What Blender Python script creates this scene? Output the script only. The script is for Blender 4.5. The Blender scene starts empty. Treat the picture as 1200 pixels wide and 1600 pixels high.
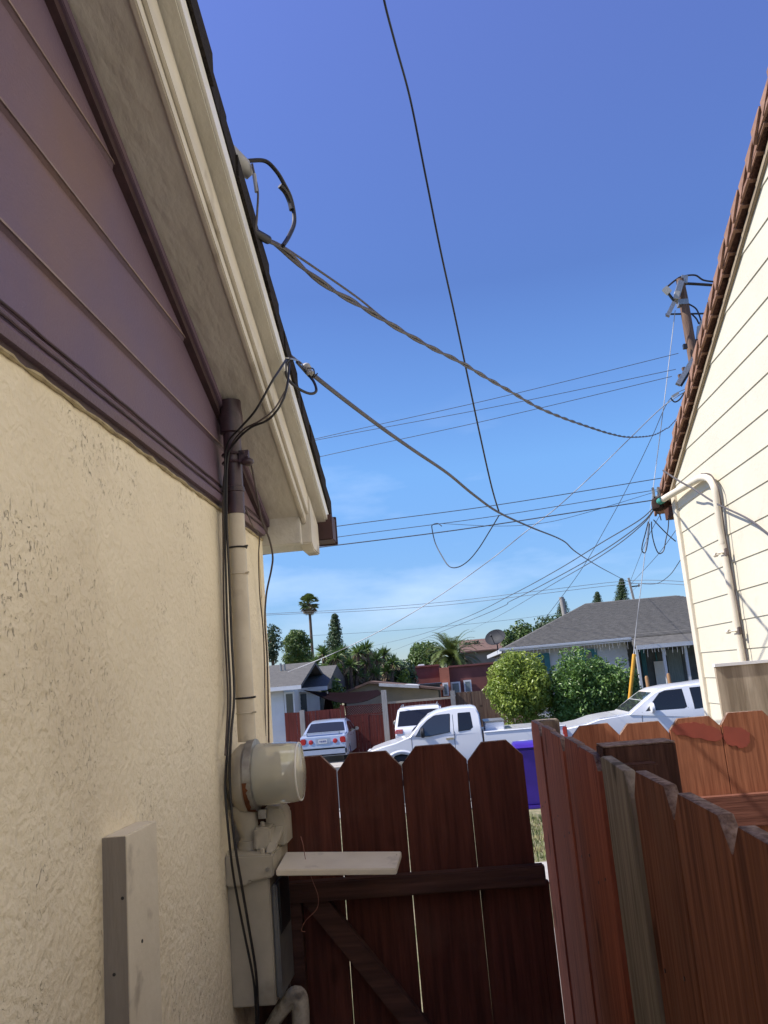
import bpy, bmesh, math, random
from math import sin, cos, radians, pi, hypot, atan2
from mathutils import Vector, Matrix, noise
random.seed(7)
S = bpy.context.scene
C = S.collection
# ------------------------------------------------------------------ camera (eye at the origin, passage runs along +Y)
FPX = 1300.0; YAW, PITCH, ROLL = radians(-3.25), radians(11.4), radians(-4.9)
fw = Vector((sin(YAW)*cos(PITCH), cos(YAW)*cos(PITCH), sin(PITCH)))
r0 = Vector((cos(YAW), -sin(YAW), 0)); u0 = r0.cross(fw)
cr = cos(ROLL)*r0 + sin(ROLL)*u0; cu = -sin(ROLL)*r0 + cos(ROLL)*u0
cam = bpy.data.cameras.new('camera'); co = bpy.data.objects.new('camera', cam); C.objects.link(co)
co.matrix_world = Matrix(((cr.x, cu.x, -fw.x, 0), (cr.y, cu.y, -fw.y, 0), (cr.z, cu.z, -fw.z, 0), (0, 0, 0, 1)))
cam.sensor_fit = 'HORIZONTAL'; cam.sensor_width = 36; cam.lens = 36*FPX/1200
cam.clip_start = 0.05; cam.clip_end = 4000
S.camera = co
def ray(x, y): return fw + cr*((x-600)/FPX) - cu*((y-800)/FPX)
def aty(x, y, Y): d = ray(x, y); return d*(Y/d.y)
def atx(x, y, X): d = ray(x, y); return d*(X/d.x)
def atz(x, y, Z): d = ray(x, y); return d*(Z/d.z)
# ------------------------------------------------------------------ sky, sun, exposure
SUN = Vector((-0.64, -0.11, 0.76)).normalized()
EL = math.asin(SUN.z); AZ = atan2(SUN.x, SUN.y)
w = bpy.data.worlds.new('World'); S.world = w; w.use_nodes = True
nt = w.node_tree; N = nt.nodes; L = nt.links
bg = N['Background']; sky = N.new('ShaderNodeTexSky'); sky.sky_type = 'NISHITA'
sky.sun_disc = False; sky.sun_elevation = EL; sky.sun_rotation = AZ % (2*pi); sky.altitude = 0
sky.air_density = 1.0; sky.dust_density = 0.15; sky.ozone_density = 3.0
tc = N.new('ShaderNodeTexCoord'); mp = N.new('ShaderNodeMapping'); mp.inputs['Scale'].default_value = (1.6, 1.6, 5.5)
nz = N.new('ShaderNodeTexNoise'); nz.inputs['Scale'].default_value = 2.3; nz.inputs['Detail'].default_value = 7; nz.inputs['Roughness'].default_value = .52
rp = N.new('ShaderNodeValToRGB'); rp.color_ramp.elements[0].position = .50; rp.color_ramp.elements[1].position = .78
sx = N.new('ShaderNodeSeparateXYZ'); mr = N.new('ShaderNodeMapRange'); mr.inputs[1].default_value = .34; mr.inputs[2].default_value = .18
mu = N.new('ShaderNodeMath'); mu.operation = 'MULTIPLY'; mu2 = N.new('ShaderNodeMath'); mu2.operation = 'MULTIPLY'; mu2.inputs[1].default_value = .42
mix = N.new('ShaderNodeMix'); mix.data_type = 'RGBA'; mix.inputs['B'].default_value = (3.0, 3.4, 4.2, 1)
tint = N.new('ShaderNodeMix'); tint.data_type = 'RGBA'; tint.blend_type = 'MULTIPLY'; tint.inputs['Factor'].default_value = 1; 
L.new(tc.outputs['Generated'], mp.inputs[0]); L.new(mp.outputs[0], nz.inputs['Vector']); L.new(nz.outputs[0], rp.inputs[0])
L.new(tc.outputs['Generated'], sx.inputs[0]); L.new(sx.outputs['Z'], mr.inputs[0])
L.new(rp.outputs[0], mu.inputs[0]); L.new(mr.outputs[0], mu.inputs[1]); L.new(mu.outputs[0], mu2.inputs[0])
hs = N.new('ShaderNodeHueSaturation'); hs.inputs['Saturation'].default_value = 1.16
m3 = N.new('ShaderNodeMapRange'); m3.inputs[1].default_value = 0; m3.inputs[2].default_value = .5; m3.inputs[3].default_value = .62; m3.inputs[4].default_value = 1.0; m3.interpolation_type = 'SMOOTHSTEP'
L.new(sx.outputs['Z'], m3.inputs[0]); L.new(m3.outputs[0], hs.inputs['Value'])
L.new(sky.outputs[0], hs.inputs['Color']); L.new(hs.outputs[0], tint.inputs['A'])
tr = N.new('ShaderNodeValToRGB'); el_ = tr.color_ramp.elements; el_[0].position = 0; el_[1].position = .75
el_[0].color = (.37, .43, .585, 1); el_[1].color = (.78, .50, .655, 1)
for p_, c_ in ((.10, (.40, .475, .63)), (.24, (.53, .585, .665)), (.44, (.465, .405, .51))):
    e_ = el_.new(p_); e_.color = (*c_, 1)
L.new(sx.outputs['Z'], tr.inputs[0]); L.new(tr.outputs[0], tint.inputs['B']); L.new(tint.outputs['Result'], mix.inputs['A']); L.new(mu2.outputs[0], mix.inputs['Factor'])
L.new(mix.outputs['Result'], bg.inputs['Color']); bg.inputs['Strength'].default_value = 0.125
sl = bpy.data.lights.new('sun', 'SUN'); sl.energy = 2.5; sl.angle = radians(.53); sl.color = (1, .94, .86)
so = bpy.data.objects.new('sun', sl); C.objects.link(so); so.rotation_euler = SUN.to_track_quat('Z', 'Y').to_euler(); so.location = SUN*30
S.view_settings.view_transform = 'Standard'; S.view_settings.look = 'None'; S.view_settings.gamma = 1
S.view_settings.exposure = 1.54
S.render.resolution_x = 768; S.render.resolution_y = 1024
# ------------------------------------------------------------------ helpers
def tag(o, label=None, cat=None, group=None, kind=None):
    if label: o['label'] = label
    if cat: o['category'] = cat
    if group: o['group'] = group
    if kind: o['kind'] = kind
    return o
def empty(name, loc, label=None, cat=None, group=None, rz=0):
    o = bpy.data.objects.new(name, None); C.objects.link(o); o.location = loc; o.rotation_euler = (0, 0, rz)
    o.empty_display_size = .1
    return tag(o, label, cat, group)
class MB:
    def __init__(s): s.v = []; s.f = []
    def add(s, vs, fs):
        b = len(s.v); s.v += [tuple(v) for v in vs]; s.f += [tuple(b+i for i in f) for f in fs]; return s
    def box(s, x0, x1, y0, y1, z0, z1):
        return s.add([(x, y, z) for x in (x0, x1) for y in (y0, y1) for z in (z0, z1)],
                     [(0, 1, 3, 2), (4, 6, 7, 5), (0, 4, 5, 1), (2, 3, 7, 6), (0, 2, 6, 4), (1, 5, 7, 3)])
    def prism(s, pts, d):      # planar polygon pts extruded by vector d
        n = len(pts); d = Vector(d); P = [Vector(p) for p in pts]
        return s.add(P+[p+d for p in P], [tuple(range(n))[::-1], tuple(range(n, 2*n))]+[(i, (i+1) % n, n+(i+1) % n, n+i) for i in range(n)])
    def tube(s, pts, r, seg=8, caps=True):
        P = [Vector(p) for p in pts]; n = len(P); vs = []; fs = []; up = None
        for i, p in enumerate(P):
            t = (P[min(i+1, n-1)]-P[max(i-1, 0)]).normalized()
            if up is None: up = t.orthogonal().normalized()
            up = (up - t*up.dot(t)).normalized(); q = t.cross(up)
            rr = r[i] if isinstance(r, (list, tuple)) else r
            for k in range(seg):
                a = 2*pi*k/seg; vs.append(p+(up*cos(a)+q*sin(a))*rr)
        for i in range(n-1):
            for k in range(seg):
                a = i*seg+k; b = i*seg+(k+1) % seg; fs.append((a, b, b+seg, a+seg))
        if caps: fs += [tuple(range(seg))[::-1], tuple(range((n-1)*seg, n*seg))]
        return s.add(vs, fs)
    def build(s, name, mat, parent=None, smooth=False, bevel=0, local=False, seg=2):
        me = bpy.data.meshes.new(name); off = Vector((0, 0, 0))
        if parent is not None and not local:
            off = parent.matrix_basis.translation.copy() if parent.parent is None else Vector(parent['_off'])
        me.from_pydata([tuple(Vector(v)-off) for v in s.v], [], s.f)
        bm = bmesh.new(); bm.from_mesh(me)
        bmesh.ops.remove_doubles(bm, verts=bm.verts, dist=1e-6) if bevel else None
        bmesh.ops.recalc_face_normals(bm, faces=bm.faces)
        if bevel:
            ed = [e for e in bm.edges if len(e.link_faces) == 2 and e.calc_face_angle(0) > .5]
            bmesh.ops.bevel(bm, geom=ed, offset=bevel, segments=seg, affect='EDGES', clamp_overlap=True)
        bm.to_mesh(me); bm.free()
        me.materials.append(mat)
        o = bpy.data.objects.new(name, me); C.objects.link(o)
        if parent is not None: o.parent = parent
        if smooth or bevel:
            me.shade_smooth(); me.set_sharp_from_angle(angle=radians(38))
        o['_off'] = tuple(off)
        return o
def smoothpts(P, k=6):
    P = [Vector(p) for p in P]; out = []
    for i in range(len(P)-1):
        a = P[max(i-1, 0)]; b = P[i]; c = P[i+1]; d = P[min(i+2, len(P)-1)]
        for j in range(k):
            t = j/k
            out.append(.5*((2*b)+(c-a)*t+(2*a-5*b+4*c-d)*t*t+(3*b-a-3*c+d)*t**3))
    return out+[P[-1]]
def cyl(p0, p1, r, seg=20, r2=None): return MB().tube([p0, p1], [r, r if r2 is None else r2], seg)
# ------------------------------------------------------------------ materials
def mat(name, col, col2=None, rough=.65, scale=6, stretch=(1, 1, 1), var=.5, bump=0, bscale=60, bstretch=None, rnd=0, metal=0, spec=.5, dirt=None, dscale=2, dlo=.55, dhi=.75, coat=0, detail=5, trans=0):
    m = bpy.data.materials.new(name); m.use_nodes = True; n = m.node_tree.nodes; l = m.node_tree.links
    b = n['Principled BSDF']; b.inputs['Roughness'].default_value = rough; b.inputs['Metallic'].default_value = metal
    b.inputs['Specular IOR Level'].default_value = spec; b.inputs['Coat Weight'].default_value = coat
    t = n.new('ShaderNodeTexCoord'); mp = n.new('ShaderNodeMapping'); mp.inputs['Scale'].default_value = stretch
    oi = n.new('ShaderNodeObjectInfo'); l.new(t.outputs['Object'], mp.inputs['Vector'])
    vm = n.new('ShaderNodeVectorMath'); vm.operation = 'MULTIPLY_ADD'; vm.inputs[1].default_value = (1, 1, 1)
    cx = n.new('ShaderNodeCombineXYZ'); ml = n.new('ShaderNodeMath'); ml.operation = 'MULTIPLY'; ml.inputs[1].default_value = 37
    l.new(oi.outputs['Random'], ml.inputs[0]); [l.new(ml.outputs[0], cx.inputs[i]) for i in range(3)]
    l.new(mp.outputs[0], vm.inputs[0]); l.new(cx.outputs[0], vm.inputs[2])
    nz = n.new('ShaderNodeTexNoise'); nz.inputs['Scale'].default_value = scale; nz.inputs['Detail'].default_value = detail; nz.inputs['Roughness'].default_value = .6
    l.new(vm.outputs[0], nz.inputs['Vector'])
    c2 = col2 or tuple(c*(1-var*.5) for c in col)
    rp = n.new('ShaderNodeValToRGB'); e = rp.color_ramp.elements
    e[0].position = .34; e[1].position = .66; e[0].color = (*c2, 1); e[1].color = (*col, 1)
    l.new(nz.outputs[0], rp.inputs[0]); out = rp.outputs[0]
    if rnd:
        mm = n.new('ShaderNodeMapRange'); mm.inputs[3].default_value = 1-rnd; mm.inputs[4].default_value = 1+rnd
        l.new(oi.outputs['Random'], mm.inputs[0]); h = n.new('ShaderNodeHueSaturation'); l.new(mm.outputs[0], h.inputs['Value']); l.new(out, h.inputs['Color']); out = h.outputs[0]
    if dirt:
        n2 = n.new('ShaderNodeTexNoise'); n2.inputs['Scale'].default_value = dscale; n2.inputs['Detail'].default_value = 8; l.new(t.outputs['Object'], n2.inputs['Vector'])
        m2 = n.new('ShaderNodeMapRange'); m2.inputs[1].default_value = dlo; m2.inputs[2].default_value = dhi; l.new(n2.outputs[0], m2.inputs[0])
        mx = n.new('ShaderNodeMix'); mx.data_type = 'RGBA'; mx.inputs['B'].default_value = (*dirt, 1); l.new(m2.outputs[0], mx.inputs['Factor']); l.new(out, mx.inputs['A']); out = mx.outputs['Result']
    l.new(out, b.inputs['Base Color'])
    if bump:
        n3 = n.new('ShaderNodeTexNoise'); n3.inputs['Scale'].default_value = bscale; n3.inputs['Detail'].default_value = 6
        mp3 = n.new('ShaderNodeMapping'); mp3.inputs['Scale'].default_value = bstretch or stretch
        l.new(t.outputs['Object'], mp3.inputs[0]); l.new(mp3.outputs[0], n3.inputs['Vector'])
        bp = n.new('ShaderNodeBump'); bp.inputs['Strength'].default_value = 1; bp.inputs['Distance'].default_value = bump
        l.new(n3.outputs[0], bp.inputs['Height']); l.new(bp.outputs[0], b.inputs['Normal'])
    if trans:
        b.inputs['Subsurface Weight'].default_value = 0
        tr = n.new('ShaderNodeBsdfTranslucent'); l.new(out, tr.inputs[0]); ms = n.new('ShaderNodeMixShader'); ms.inputs[0].default_value = trans
        l.new(b.outputs[0], ms.inputs[1]); l.new(tr.outputs[0], ms.inputs[2]); l.new(ms.outputs[0], n['Material Output'].inputs[0])
    return m
def stucco_mat():
    m = mat('stucco', (.90, .80, .60), (.80, .70, .51), rough=.85, scale=1.4, bump=0, dirt=(.66, .56, .40), dscale=1.8, dlo=.56, dhi=.8)
    n = m.node_tree.nodes; l = m.node_tree.links; b = n['Principled BSDF']
    t = n.new('ShaderNodeTexCoord')
    def nzr(sc, st, lo, hi, det=4, dist=0):
        mp = n.new('ShaderNodeMapping'); mp.inputs['Scale'].default_value = st; l.new(t.outputs['Object'], mp.inputs[0])
        q = n.new('ShaderNodeTexNoise'); q.inputs['Scale'].default_value = sc; q.inputs['Detail'].default_value = det; q.inputs['Distortion'].default_value = dist
        l.new(mp.outputs[0], q.inputs['Vector']); r = n.new('ShaderNodeMapRange'); r.inputs[1].default_value = lo; r.inputs[2].default_value = hi
        l.new(q.outputs[0], r.inputs[0]); return r.outputs[0]
    def M2(op, a, c):
        q = n.new('ShaderNodeMath'); q.operation = op
        for i, z in enumerate((a, c)):
            if isinstance(z, float): q.inputs[i].default_value = z
            else: l.new(z, q.inputs[i])
        return q.outputs[0]
    crev = nzr(60, (1, 1.2, .80), .615, .71, 3, 2.0)          # torn trowel pits, taller than wide
    zone = nzr(4.2, (1, 1, .7), .47, .68, 5, .6)                  # where the pits gather
    pits = M2('MULTIPLY', crev, zone)
    rough = nzr(70, (1, 1, 1), .3, .8, 5)
    swirl = M2('ADD', nzr(11, (1, 1, .75), .3, .7, 4, 3.0), nzr(26, (1, 1, .8), .35, .7, 3, 1.5))
    h = M2('SUBTRACT', M2('ADD', M2('MULTIPLY', rough, .38), M2('MULTIPLY', swirl, .30)), M2('MULTIPLY', pits, .9))
    bp = n.new('ShaderNodeBump'); bp.inputs['Strength'].default_value = 1; bp.inputs['Distance'].default_value = .0055; l.new(h, bp.inputs['Height']); l.new(bp.outputs[0], b.inputs['Normal'])
    src = b.inputs['Base Color'].links[0].from_socket
    mx = n.new('ShaderNodeMix'); mx.data_type = 'RGBA'; mx.inputs['B'].default_value = (.42, .34, .23, 1); l.new(M2('MULTIPLY', pits, .6), mx.inputs['Factor']); l.new(src, mx.inputs['A']); l.new(mx.outputs['Result'], b.inputs['Base Color'])
    return m
M = {}
M['stucco'] = stucco_mat()
M['plum'] = mat('plum_paint', (.165, .115, .165), (.15, .10, .14), rough=.5, scale=1.6, bump=.0012, bscale=160, dirt=(.21, .13, .11), dscale=1.7, dlo=.47, dhi=.75, spec=.35)
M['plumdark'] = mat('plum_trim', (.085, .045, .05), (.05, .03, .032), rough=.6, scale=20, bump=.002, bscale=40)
M['soffit'] = mat('soffit_paint', (.66, .63, .56), (.60, .57, .50), rough=.6, scale=4, bump=.008, bscale=24, bstretch=(1, .35, 1), dirt=(.52, .485, .415), dscale=5, dlo=.58, dhi=.85)
M['cream'] = mat('cream_trim', (.72, .67, .57), (.60, .555, .47), rough=.55, scale=10, stretch=(1, .3, 1), bump=.001, dirt=(.33, .28, .21), dscale=9, dlo=.6, dhi=.82)
M['drip'] = mat('drip_edge', (.88, .86, .80), rough=.4, var=.1)
M['shingle'] = mat('black_shingle', (.040, .032, .026), (.016, .013, .011), rough=.95, spec=.2, scale=120, bump=.004, bscale=150)
M['brownmetal'] = mat('brown_metal', (.075, .03, .026), (.05, .02, .018), rough=.6, scale=14)
M['pipe'] = mat('painted_pipe', (.64, .57, .44), (.55, .48, .37), rough=.5, scale=12, bump=.0006, bscale=90, dirt=(.24, .18, .12), dscale=9, dlo=.6, dhi=.8)
M['plumpipe'] = mat('plum_pipe', (.075, .042, .055), (.04, .024, .028), rough=.38, scale=18, dirt=(.14, .10, .11), dscale=20, dlo=.58, dhi=.75, bump=.001)
M['metalpaint'] = mat('meter_paint', (.48, .43, .335), (.38, .34, .26), rough=.45, scale=7, dirt=(.17, .14, .105), dscale=8, dlo=.55, dhi=.8, bump=.0012, bscale=50)
M['whitepaint'] = mat('plank_paint', (.78, .70, .55), (.69, .61, .47), rough=.5, scale=9, bump=.001, dirt=(.33, .28, .22), dscale=14, dlo=.6, dhi=.8)
M['edgeshade'] = mat('shaded_edge_paint', (.30, .265, .225), (.235, .205, .17), rough=.75, scale=8, stretch=(4, 4, .5), bump=.001)  # wall board edge colour, darkened to carry its shade
M['rust'] = mat('rust', (.22, .07, .02), (.10, .035, .015), rough=.9, scale=40, bump=.001)
M['steel'] = mat('steel', (.42, .41, .39), (.25, .24, .22), rough=.4, metal=.7, scale=30)
M['greydoor'] = mat('grey_door', (.20, .20, .19), (.12, .12, .12), rough=.4, scale=8, dirt=(.05, .05, .05), dscale=10)
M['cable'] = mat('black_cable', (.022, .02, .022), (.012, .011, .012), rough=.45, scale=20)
M['cablebrown'] = mat('brown_cable', (.12, .09, .075), (.05, .035, .03), rough=.55, scale=9)
M['cablegrey'] = mat('grey_cable', (.105, .095, .095), (.07, .062, .062), rough=.5, scale=7)
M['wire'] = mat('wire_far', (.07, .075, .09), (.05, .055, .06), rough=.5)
M['wirewhite'] = mat('wire_pale', (.6, .6, .6), (.10, .10, .11), rough=.4, scale=.9, detail=1)
M['porcelain'] = mat('porcelain', (.42, .41, .38), rough=.4, var=.3, scale=30)
M['redwire'] = mat('copper_wire', (.32, .12, .08), rough=.5)
def wood(name, a, b, rnd=.12, st=(26, 26, 1.4), rough=.8, dirt=None, bump=.003):
    m = _wood(name, a, b, rnd, st, rough, dirt, bump); n = m.node_tree.nodes; l = m.node_tree.links; bs = n['Principled BSDF']
    t = n.new('ShaderNodeTexCoord'); oi = n.new('ShaderNodeObjectInfo'); mp = n.new('ShaderNodeMapping'); ks = tuple(min(max(v*.32, .9), 8) for v in st); mp.inputs['Scale'].default_value = tuple(k*.9 if k > 1 else 3.2 for k in ks)
    cx = n.new('ShaderNodeCombineXYZ'); ml = n.new('ShaderNodeMath'); ml.operation = 'MULTIPLY'; ml.inputs[1].default_value = 91
    l.new(oi.outputs['Random'], ml.inputs[0]); l.new(ml.outputs[0], cx.inputs[0]); l.new(ml.outputs[0], cx.inputs[2]); l.new(cx.outputs[0], mp.inputs['Location'])
    v = n.new('ShaderNodeTexVoronoi'); v.inputs['Scale'].default_value = 1.0; l.new(t.outputs['Object'], mp.inputs[0]); l.new(mp.outputs[0], v.inputs['Vector'])
    r = n.new('ShaderNodeMapRange'); r.inputs[1].default_value = .10; r.inputs[2].default_value = .17; r.inputs[3].default_value = .75; r.inputs[4].default_value = 0; l.new(v.outputs['Distance'], r.inputs[0])
    mx = n.new('ShaderNodeMix'); mx.data_type = 'RGBA'; mx.inputs['B'].default_value = (*[c*.42 for c in b], 1)
    src = bs.inputs['Base Color'].links[0].from_socket; l.new(r.outputs[0], mx.inputs['Factor']); l.new(src, mx.inputs['A']); l.new(mx.outputs['Result'], bs.inputs['Base Color'])
    return m
def _wood(name, a, b, rnd, st, rough, dirt, bump):
    return mat(name, a, b, rough=rough, scale=2.6, stretch=st, rnd=rnd, bump=bump, bscale=4, bstretch=st, dirt=dirt, dscale=3.5, dlo=.55, dhi=.75, detail=8, spec=.04)
M['gatewood'] = wood('gate_wood', (.135, .046, .032), (.074, .027, .020), dirt=(.13, .06, .042))
M['fencewood'] = wood('fence_wood', (.40, .125, .075), (.20, .062, .040), dirt=(.24, .085, .055), rnd=.16)
M['fencewoodb'] = wood('fence_wood_dark', (.26, .11, .065), (.115, .048, .031), dirt=(.17, .085, .055), rnd=.14)
M['redwood'] = wood('redwood', (.37, .155, .085), (.21, .08, .045), dirt=(.20, .085, .05), rnd=.12, bump=.0015)
M['greywood'] = wood('grey_wood', (.27, .225, .175), (.13, .108, .084), rnd=.05)
M['postwood'] = wood('post_wood', (.11, .055, .042), (.05, .026, .02), rnd=.05)
M['endgrain'] = wood('end_grain', (.30, .215, .17), (.10, .06, .045), st=(30, 30, 30))
M['raildark'] = wood('rail_wood', (.12, .06, .045), (.065, .034, .027), st=(1.2, 20, 20), rnd=.05)
M['railred'] = wood('rail_red', (.19, .082, .058), (.12, .052, .038), st=(1.2, 20, 20), rnd=.05)
M['plywood'] = wood('weathered_plywood', (.52, .44, .33), (.26, .21, .15), st=(11, 11, .8), dirt=(.20, .17, .12))
M['redpaint'] = mat('red_stain', (.30, .06, .035), (.24, .05, .03), rough=.7, scale=14)
M['siding'] = mat('ivory_siding', (.62, .58, .465), (.58, .54, .43), rough=.6, scale=3, bump=.0015, bscale=40, dirt=(.50, .43, .33), dscale=7, dlo=.64, dhi=.9)
M['ivory'] = mat('ivory_trim', (.68, .62, .50), (.62, .56, .45), rough=.5, scale=8)
M['shake'] = mat('brown_shake', (.33, .185, .125), (.21, .115, .08), rough=.9, scale=14, bump=.0012, bscale=60, dirt=(.15, .08, .055), dscale=9)
M['rakebrown'] = mat('rake_trim', (.34, .27, .18), (.24, .185, .12), rough=.7, scale=12, stretch=(1, .3, 1))
M['weather'] = mat('weathered_bakelite', (.05, .032, .026), (.02, .014, .012), rough=.95, scale=30, bump=.006, bscale=50, spec=.1)
M['green'] = mat('green_tape', (.05, .28, .22), rough=.5)
M['asphalt'] = mat('asphalt', (.055, .055, .055), (.04, .04, .04), rough=.9, scale=30, bump=.004, bscale=90)
M['concrete'] = mat('concrete', (.42, .39, .34), (.33, .31, .27), rough=.9, scale=5, bump=.002)
M['dirt'] = mat('dirt_grass', (.30, .25, .15), (.12, .13, .05), rough=1, scale=3.5, bump=.03, bscale=12)
M['leaf'] = mat('leaf', (.13, .20, .045), (.06, .11, .025), rough=.45, scale=1.1, trans=.25)
M['leafyel'] = mat('leaf_bright', (.33, .40, .06), (.16, .24, .035), rough=.4, scale=1.4, trans=.3)
M['leafglossy'] = mat('leaf_glossy', (.16, .28, .055), (.075, .15, .032), rough=.42, scale=1.2, trans=.2)
M['leafdark'] = mat('leaf_dark', (.07, .12, .045), (.035, .06, .025), rough=.5, scale=.5, trans=.15)
M['palmleaf'] = mat('palm_leaf', (.15, .20, .05), (.08, .12, .03), rough=.4, scale=.8, trans=.25)
M['palmdry'] = mat('palm_dry', (.28, .21, .10), (.16, .12, .06), rough=.6, scale=.8)
M['bark'] = mat('bark', (.14, .10, .07), (.07, .05, .035), rough=.95, scale=8, bump=.01, bscale=14)
M['polewood'] = mat('pole_wood', (.20, .125, .085), (.10, .06, .045), rough=.9, scale=4, stretch=(8, 8, .6), bump=.01, bscale=8)
M['greypole'] = mat('grey_pole', (.34, .32, .29), (.24, .23, .21), rough=.8, scale=4, stretch=(8, 8, .6))
M['whitecar'] = mat('white_car_paint', (.78, .79, .80), rough=.25, var=.04, coat=.6, scale=2)
M['silvercar'] = mat('silver_car_paint', (.40, .46, .56), (.36, .42, .52), rough=.28, metal=.25, coat=.6, scale=2)
M['glass'] = mat('car_glass', (.035, .04, .048), rough=.06, var=.1, spec=.8, coat=.3)
M['glassdark'] = mat('tinted_glass', (.016, .017, .02), rough=.09, var=.1, spec=.6)
M['tyre'] = mat('tyre', (.02, .02, .02), rough=.85)
M['blackplastic'] = mat('black_plastic', (.02, .02, .022), rough=.5)
M['chrome'] = mat('chrome', (.6, .6, .62), rough=.15, metal=1)
M['redlight'] = mat('tail_light', (.45, .02, .02), rough=.15, coat=.7, var=.3, scale=20)
M['pinklight'] = mat('tail_light_clear', (.62, .22, .20), (.5, .10, .10), rough=.15, coat=.7, scale=16)
M['amber'] = mat('amber_light', (.55, .16, .05), rough=.2, coat=.6)
M['plate'] = mat('plate_white', (.75, .75, .72), rough=.4, var=.1)
M['plateink'] = mat('plate_ink', (.05, .07, .22), rough=.5)
M['purple'] = mat('purple_bin', (.06, .022, .33), (.045, .018, .25), rough=.4, scale=4)
M['grayroof'] = mat('grey_roof', (.135, .13, .115), (.07, .068, .062), rough=.9, scale=3.2, stretch=(1.5, 6, 6), bump=.02, bscale=7, rnd=0, detail=7)
M['bluewhite'] = mat('white_lap_paint', (.50, .52, .54), (.43, .45, .47), rough=.6, scale=1.5)
M['palepaint'] = mat('pale_house_paint', (.74, .75, .74), (.66, .67, .67), rough=.6, scale=1.5)
M['teal'] = mat('teal_paint', (.03, .17, .20), (.02, .12, .15), rough=.6, scale=3)
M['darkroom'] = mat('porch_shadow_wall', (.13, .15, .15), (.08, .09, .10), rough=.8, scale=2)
M['curtain'] = mat('grey_curtain', (.25, .29, .29), (.14, .19, .20), rough=.9, scale=4, stretch=(6, 6, .4))
M['redbrown'] = wood('red_fence_paint', (.15, .042, .034), (.09, .027, .022), st=(9, 9, .5), rnd=.08, bump=.006)
M['oldfence'] = wood('old_brown_fence', (.23, .15, .10), (.12, .078, .055), st=(8, 8, .5), rnd=.1, bump=.006)
M['brickred'] = mat('red_stucco_wall', (.21, .075, .062), (.16, .058, .05), rough=.85, scale=2)
M['bricksunlit'] = mat('sunlit_stucco_pier', (.42, .15, .09), rough=.85, var=.2)  # brighter version of the red wall, sunlight painted into the colour
M['tanwall'] = mat('tan_wall', (.30, .26, .20), (.25, .22, .17), rough=.8, scale=2)
M['tarroof'] = mat('pale_flat_roof', (.60, .60, .58), (.45, .45, .44), rough=.6, scale=2)
M['brownroof'] = mat('brown_roof', (.17, .10, .075), (.10, .065, .05), rough=.9, scale=3, stretch=(1, 4, 4))
M['window'] = mat('house_window', (.05, .07, .075), rough=.1, var=.3, scale=1, spec=.8)
M['paneglass'] = mat('pale_pane', (.30, .36, .36), (.12, .16, .17), rough=.15, scale=1.5)
M['sail'] = mat('shade_cloth', (.010, .004, .005), (.007, .003, .003), rough=1, scale=3, spec=.05)
M['dish'] = mat('dish_grey', (.028, .03, .035), rough=.6, var=.2, spec=.2)
M['yellow'] = mat('yellow_guard', (.75, .38, .04), (.6, .30, .03), rough=.5)
M['orangepost'] = mat('orange_brown_post', (.34, .19, .08), rough=.7)
M['pink'] = mat('pink_cloth', (.6, .12, .22), rough=.8)
M['white'] = mat('plain_white', (.75, .76, .76), rough=.5, var=.15)
def glass_cover():
    m = bpy.data.materials.new('meter_glass'); m.use_nodes = True; b = m.node_tree.nodes['Principled BSDF']
    b.inputs['Base Color'].default_value = (.90, .88, .74, 1); b.inputs['Roughness'].default_value = .14; b.inputs['Transmission Weight'].default_value = .62; b.inputs['IOR'].default_value = 1.12
    b.inputs['Coat Weight'].default_value = .4
    return m
M['meterglass'] = glass_cover()

G = -1.75          # passage ground, below the eye
ST = -2.66         # street level
def gz(y):
    K = [(-60, G), (4, G), (14.6, -2.29), (17.5, -2.52), (18.2, ST), (30, ST-.02), (2000, ST-.02)]
    for (a, za), (b, zb) in zip(K, K[1:]):
        if y <= b: return za+(zb-za)*(y-a)/(b-a)
    return K[-1][1]
# ------------------------------------------------------------------ setting: ground, road, pavement, path
def sheet(name, x0, x1, ys, m, dz=0):
    mb = MB(); n = len(ys)
    mb.add([(x, y, gz(y)+dz) for y in ys for x in (x0, x1)], [(2*i, 2*i+1, 2*i+3, 2*i+2) for i in range(n-1)])
    return tag(mb.build(name, m), kind='structure')
sheet('ground', -1500, 1500, [-1500, 0, 4, 8, 12, 14.6, 17.5, 18.2, 30, 200, 2000], M['dirt'])
sheet('road', -400, 400, [18.3, 28.2], M['asphalt'], .006)
sheet('pavement', -400, 400, [15.6, 17.3], M['concrete'], .02)
sheet('path', -30, 30, [8.3, 9.4], M['concrete'], .02)
sheet('driveway', -7, -1.2, [28.3, 36], M['concrete'], .012)
tag(MB().box(-400, 400, 17.9, 18.1, ST-.1, ST+.13).build('kerb', M['concrete'], bevel=.02), kind='structure')
tag(MB().box(.42, 1.78, -6, 6.1, G, G+.03).build('side_yard_floor', M['concrete']), kind='structure')
# dry grass tufts in the strip seen past the gate
mb = MB()
for i in range(3500):
    x = random.uniform(.6, 2.0); y = random.uniform(9.45, 13.5); z = gz(y); h = random.uniform(.03, .09); a = random.uniform(0, pi); wd = .008
    dx, dy = cos(a)*wd, sin(a)*wd; lx, ly = random.uniform(-.03, .03), random.uniform(-.03, .03)
    mb.add([(x-dx, y-dy, z), (x+dx, y+dy, z), (x+lx, y+ly, z+h)], [(0, 1, 2)])
tag(mb.build('grass', mat('dry_grass', (.32, .27, .13), (.12, .17, .05), rough=.9, scale=2)), 'dry yellow green grass strip beyond the gate', 'grass', kind='stuff')
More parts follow.
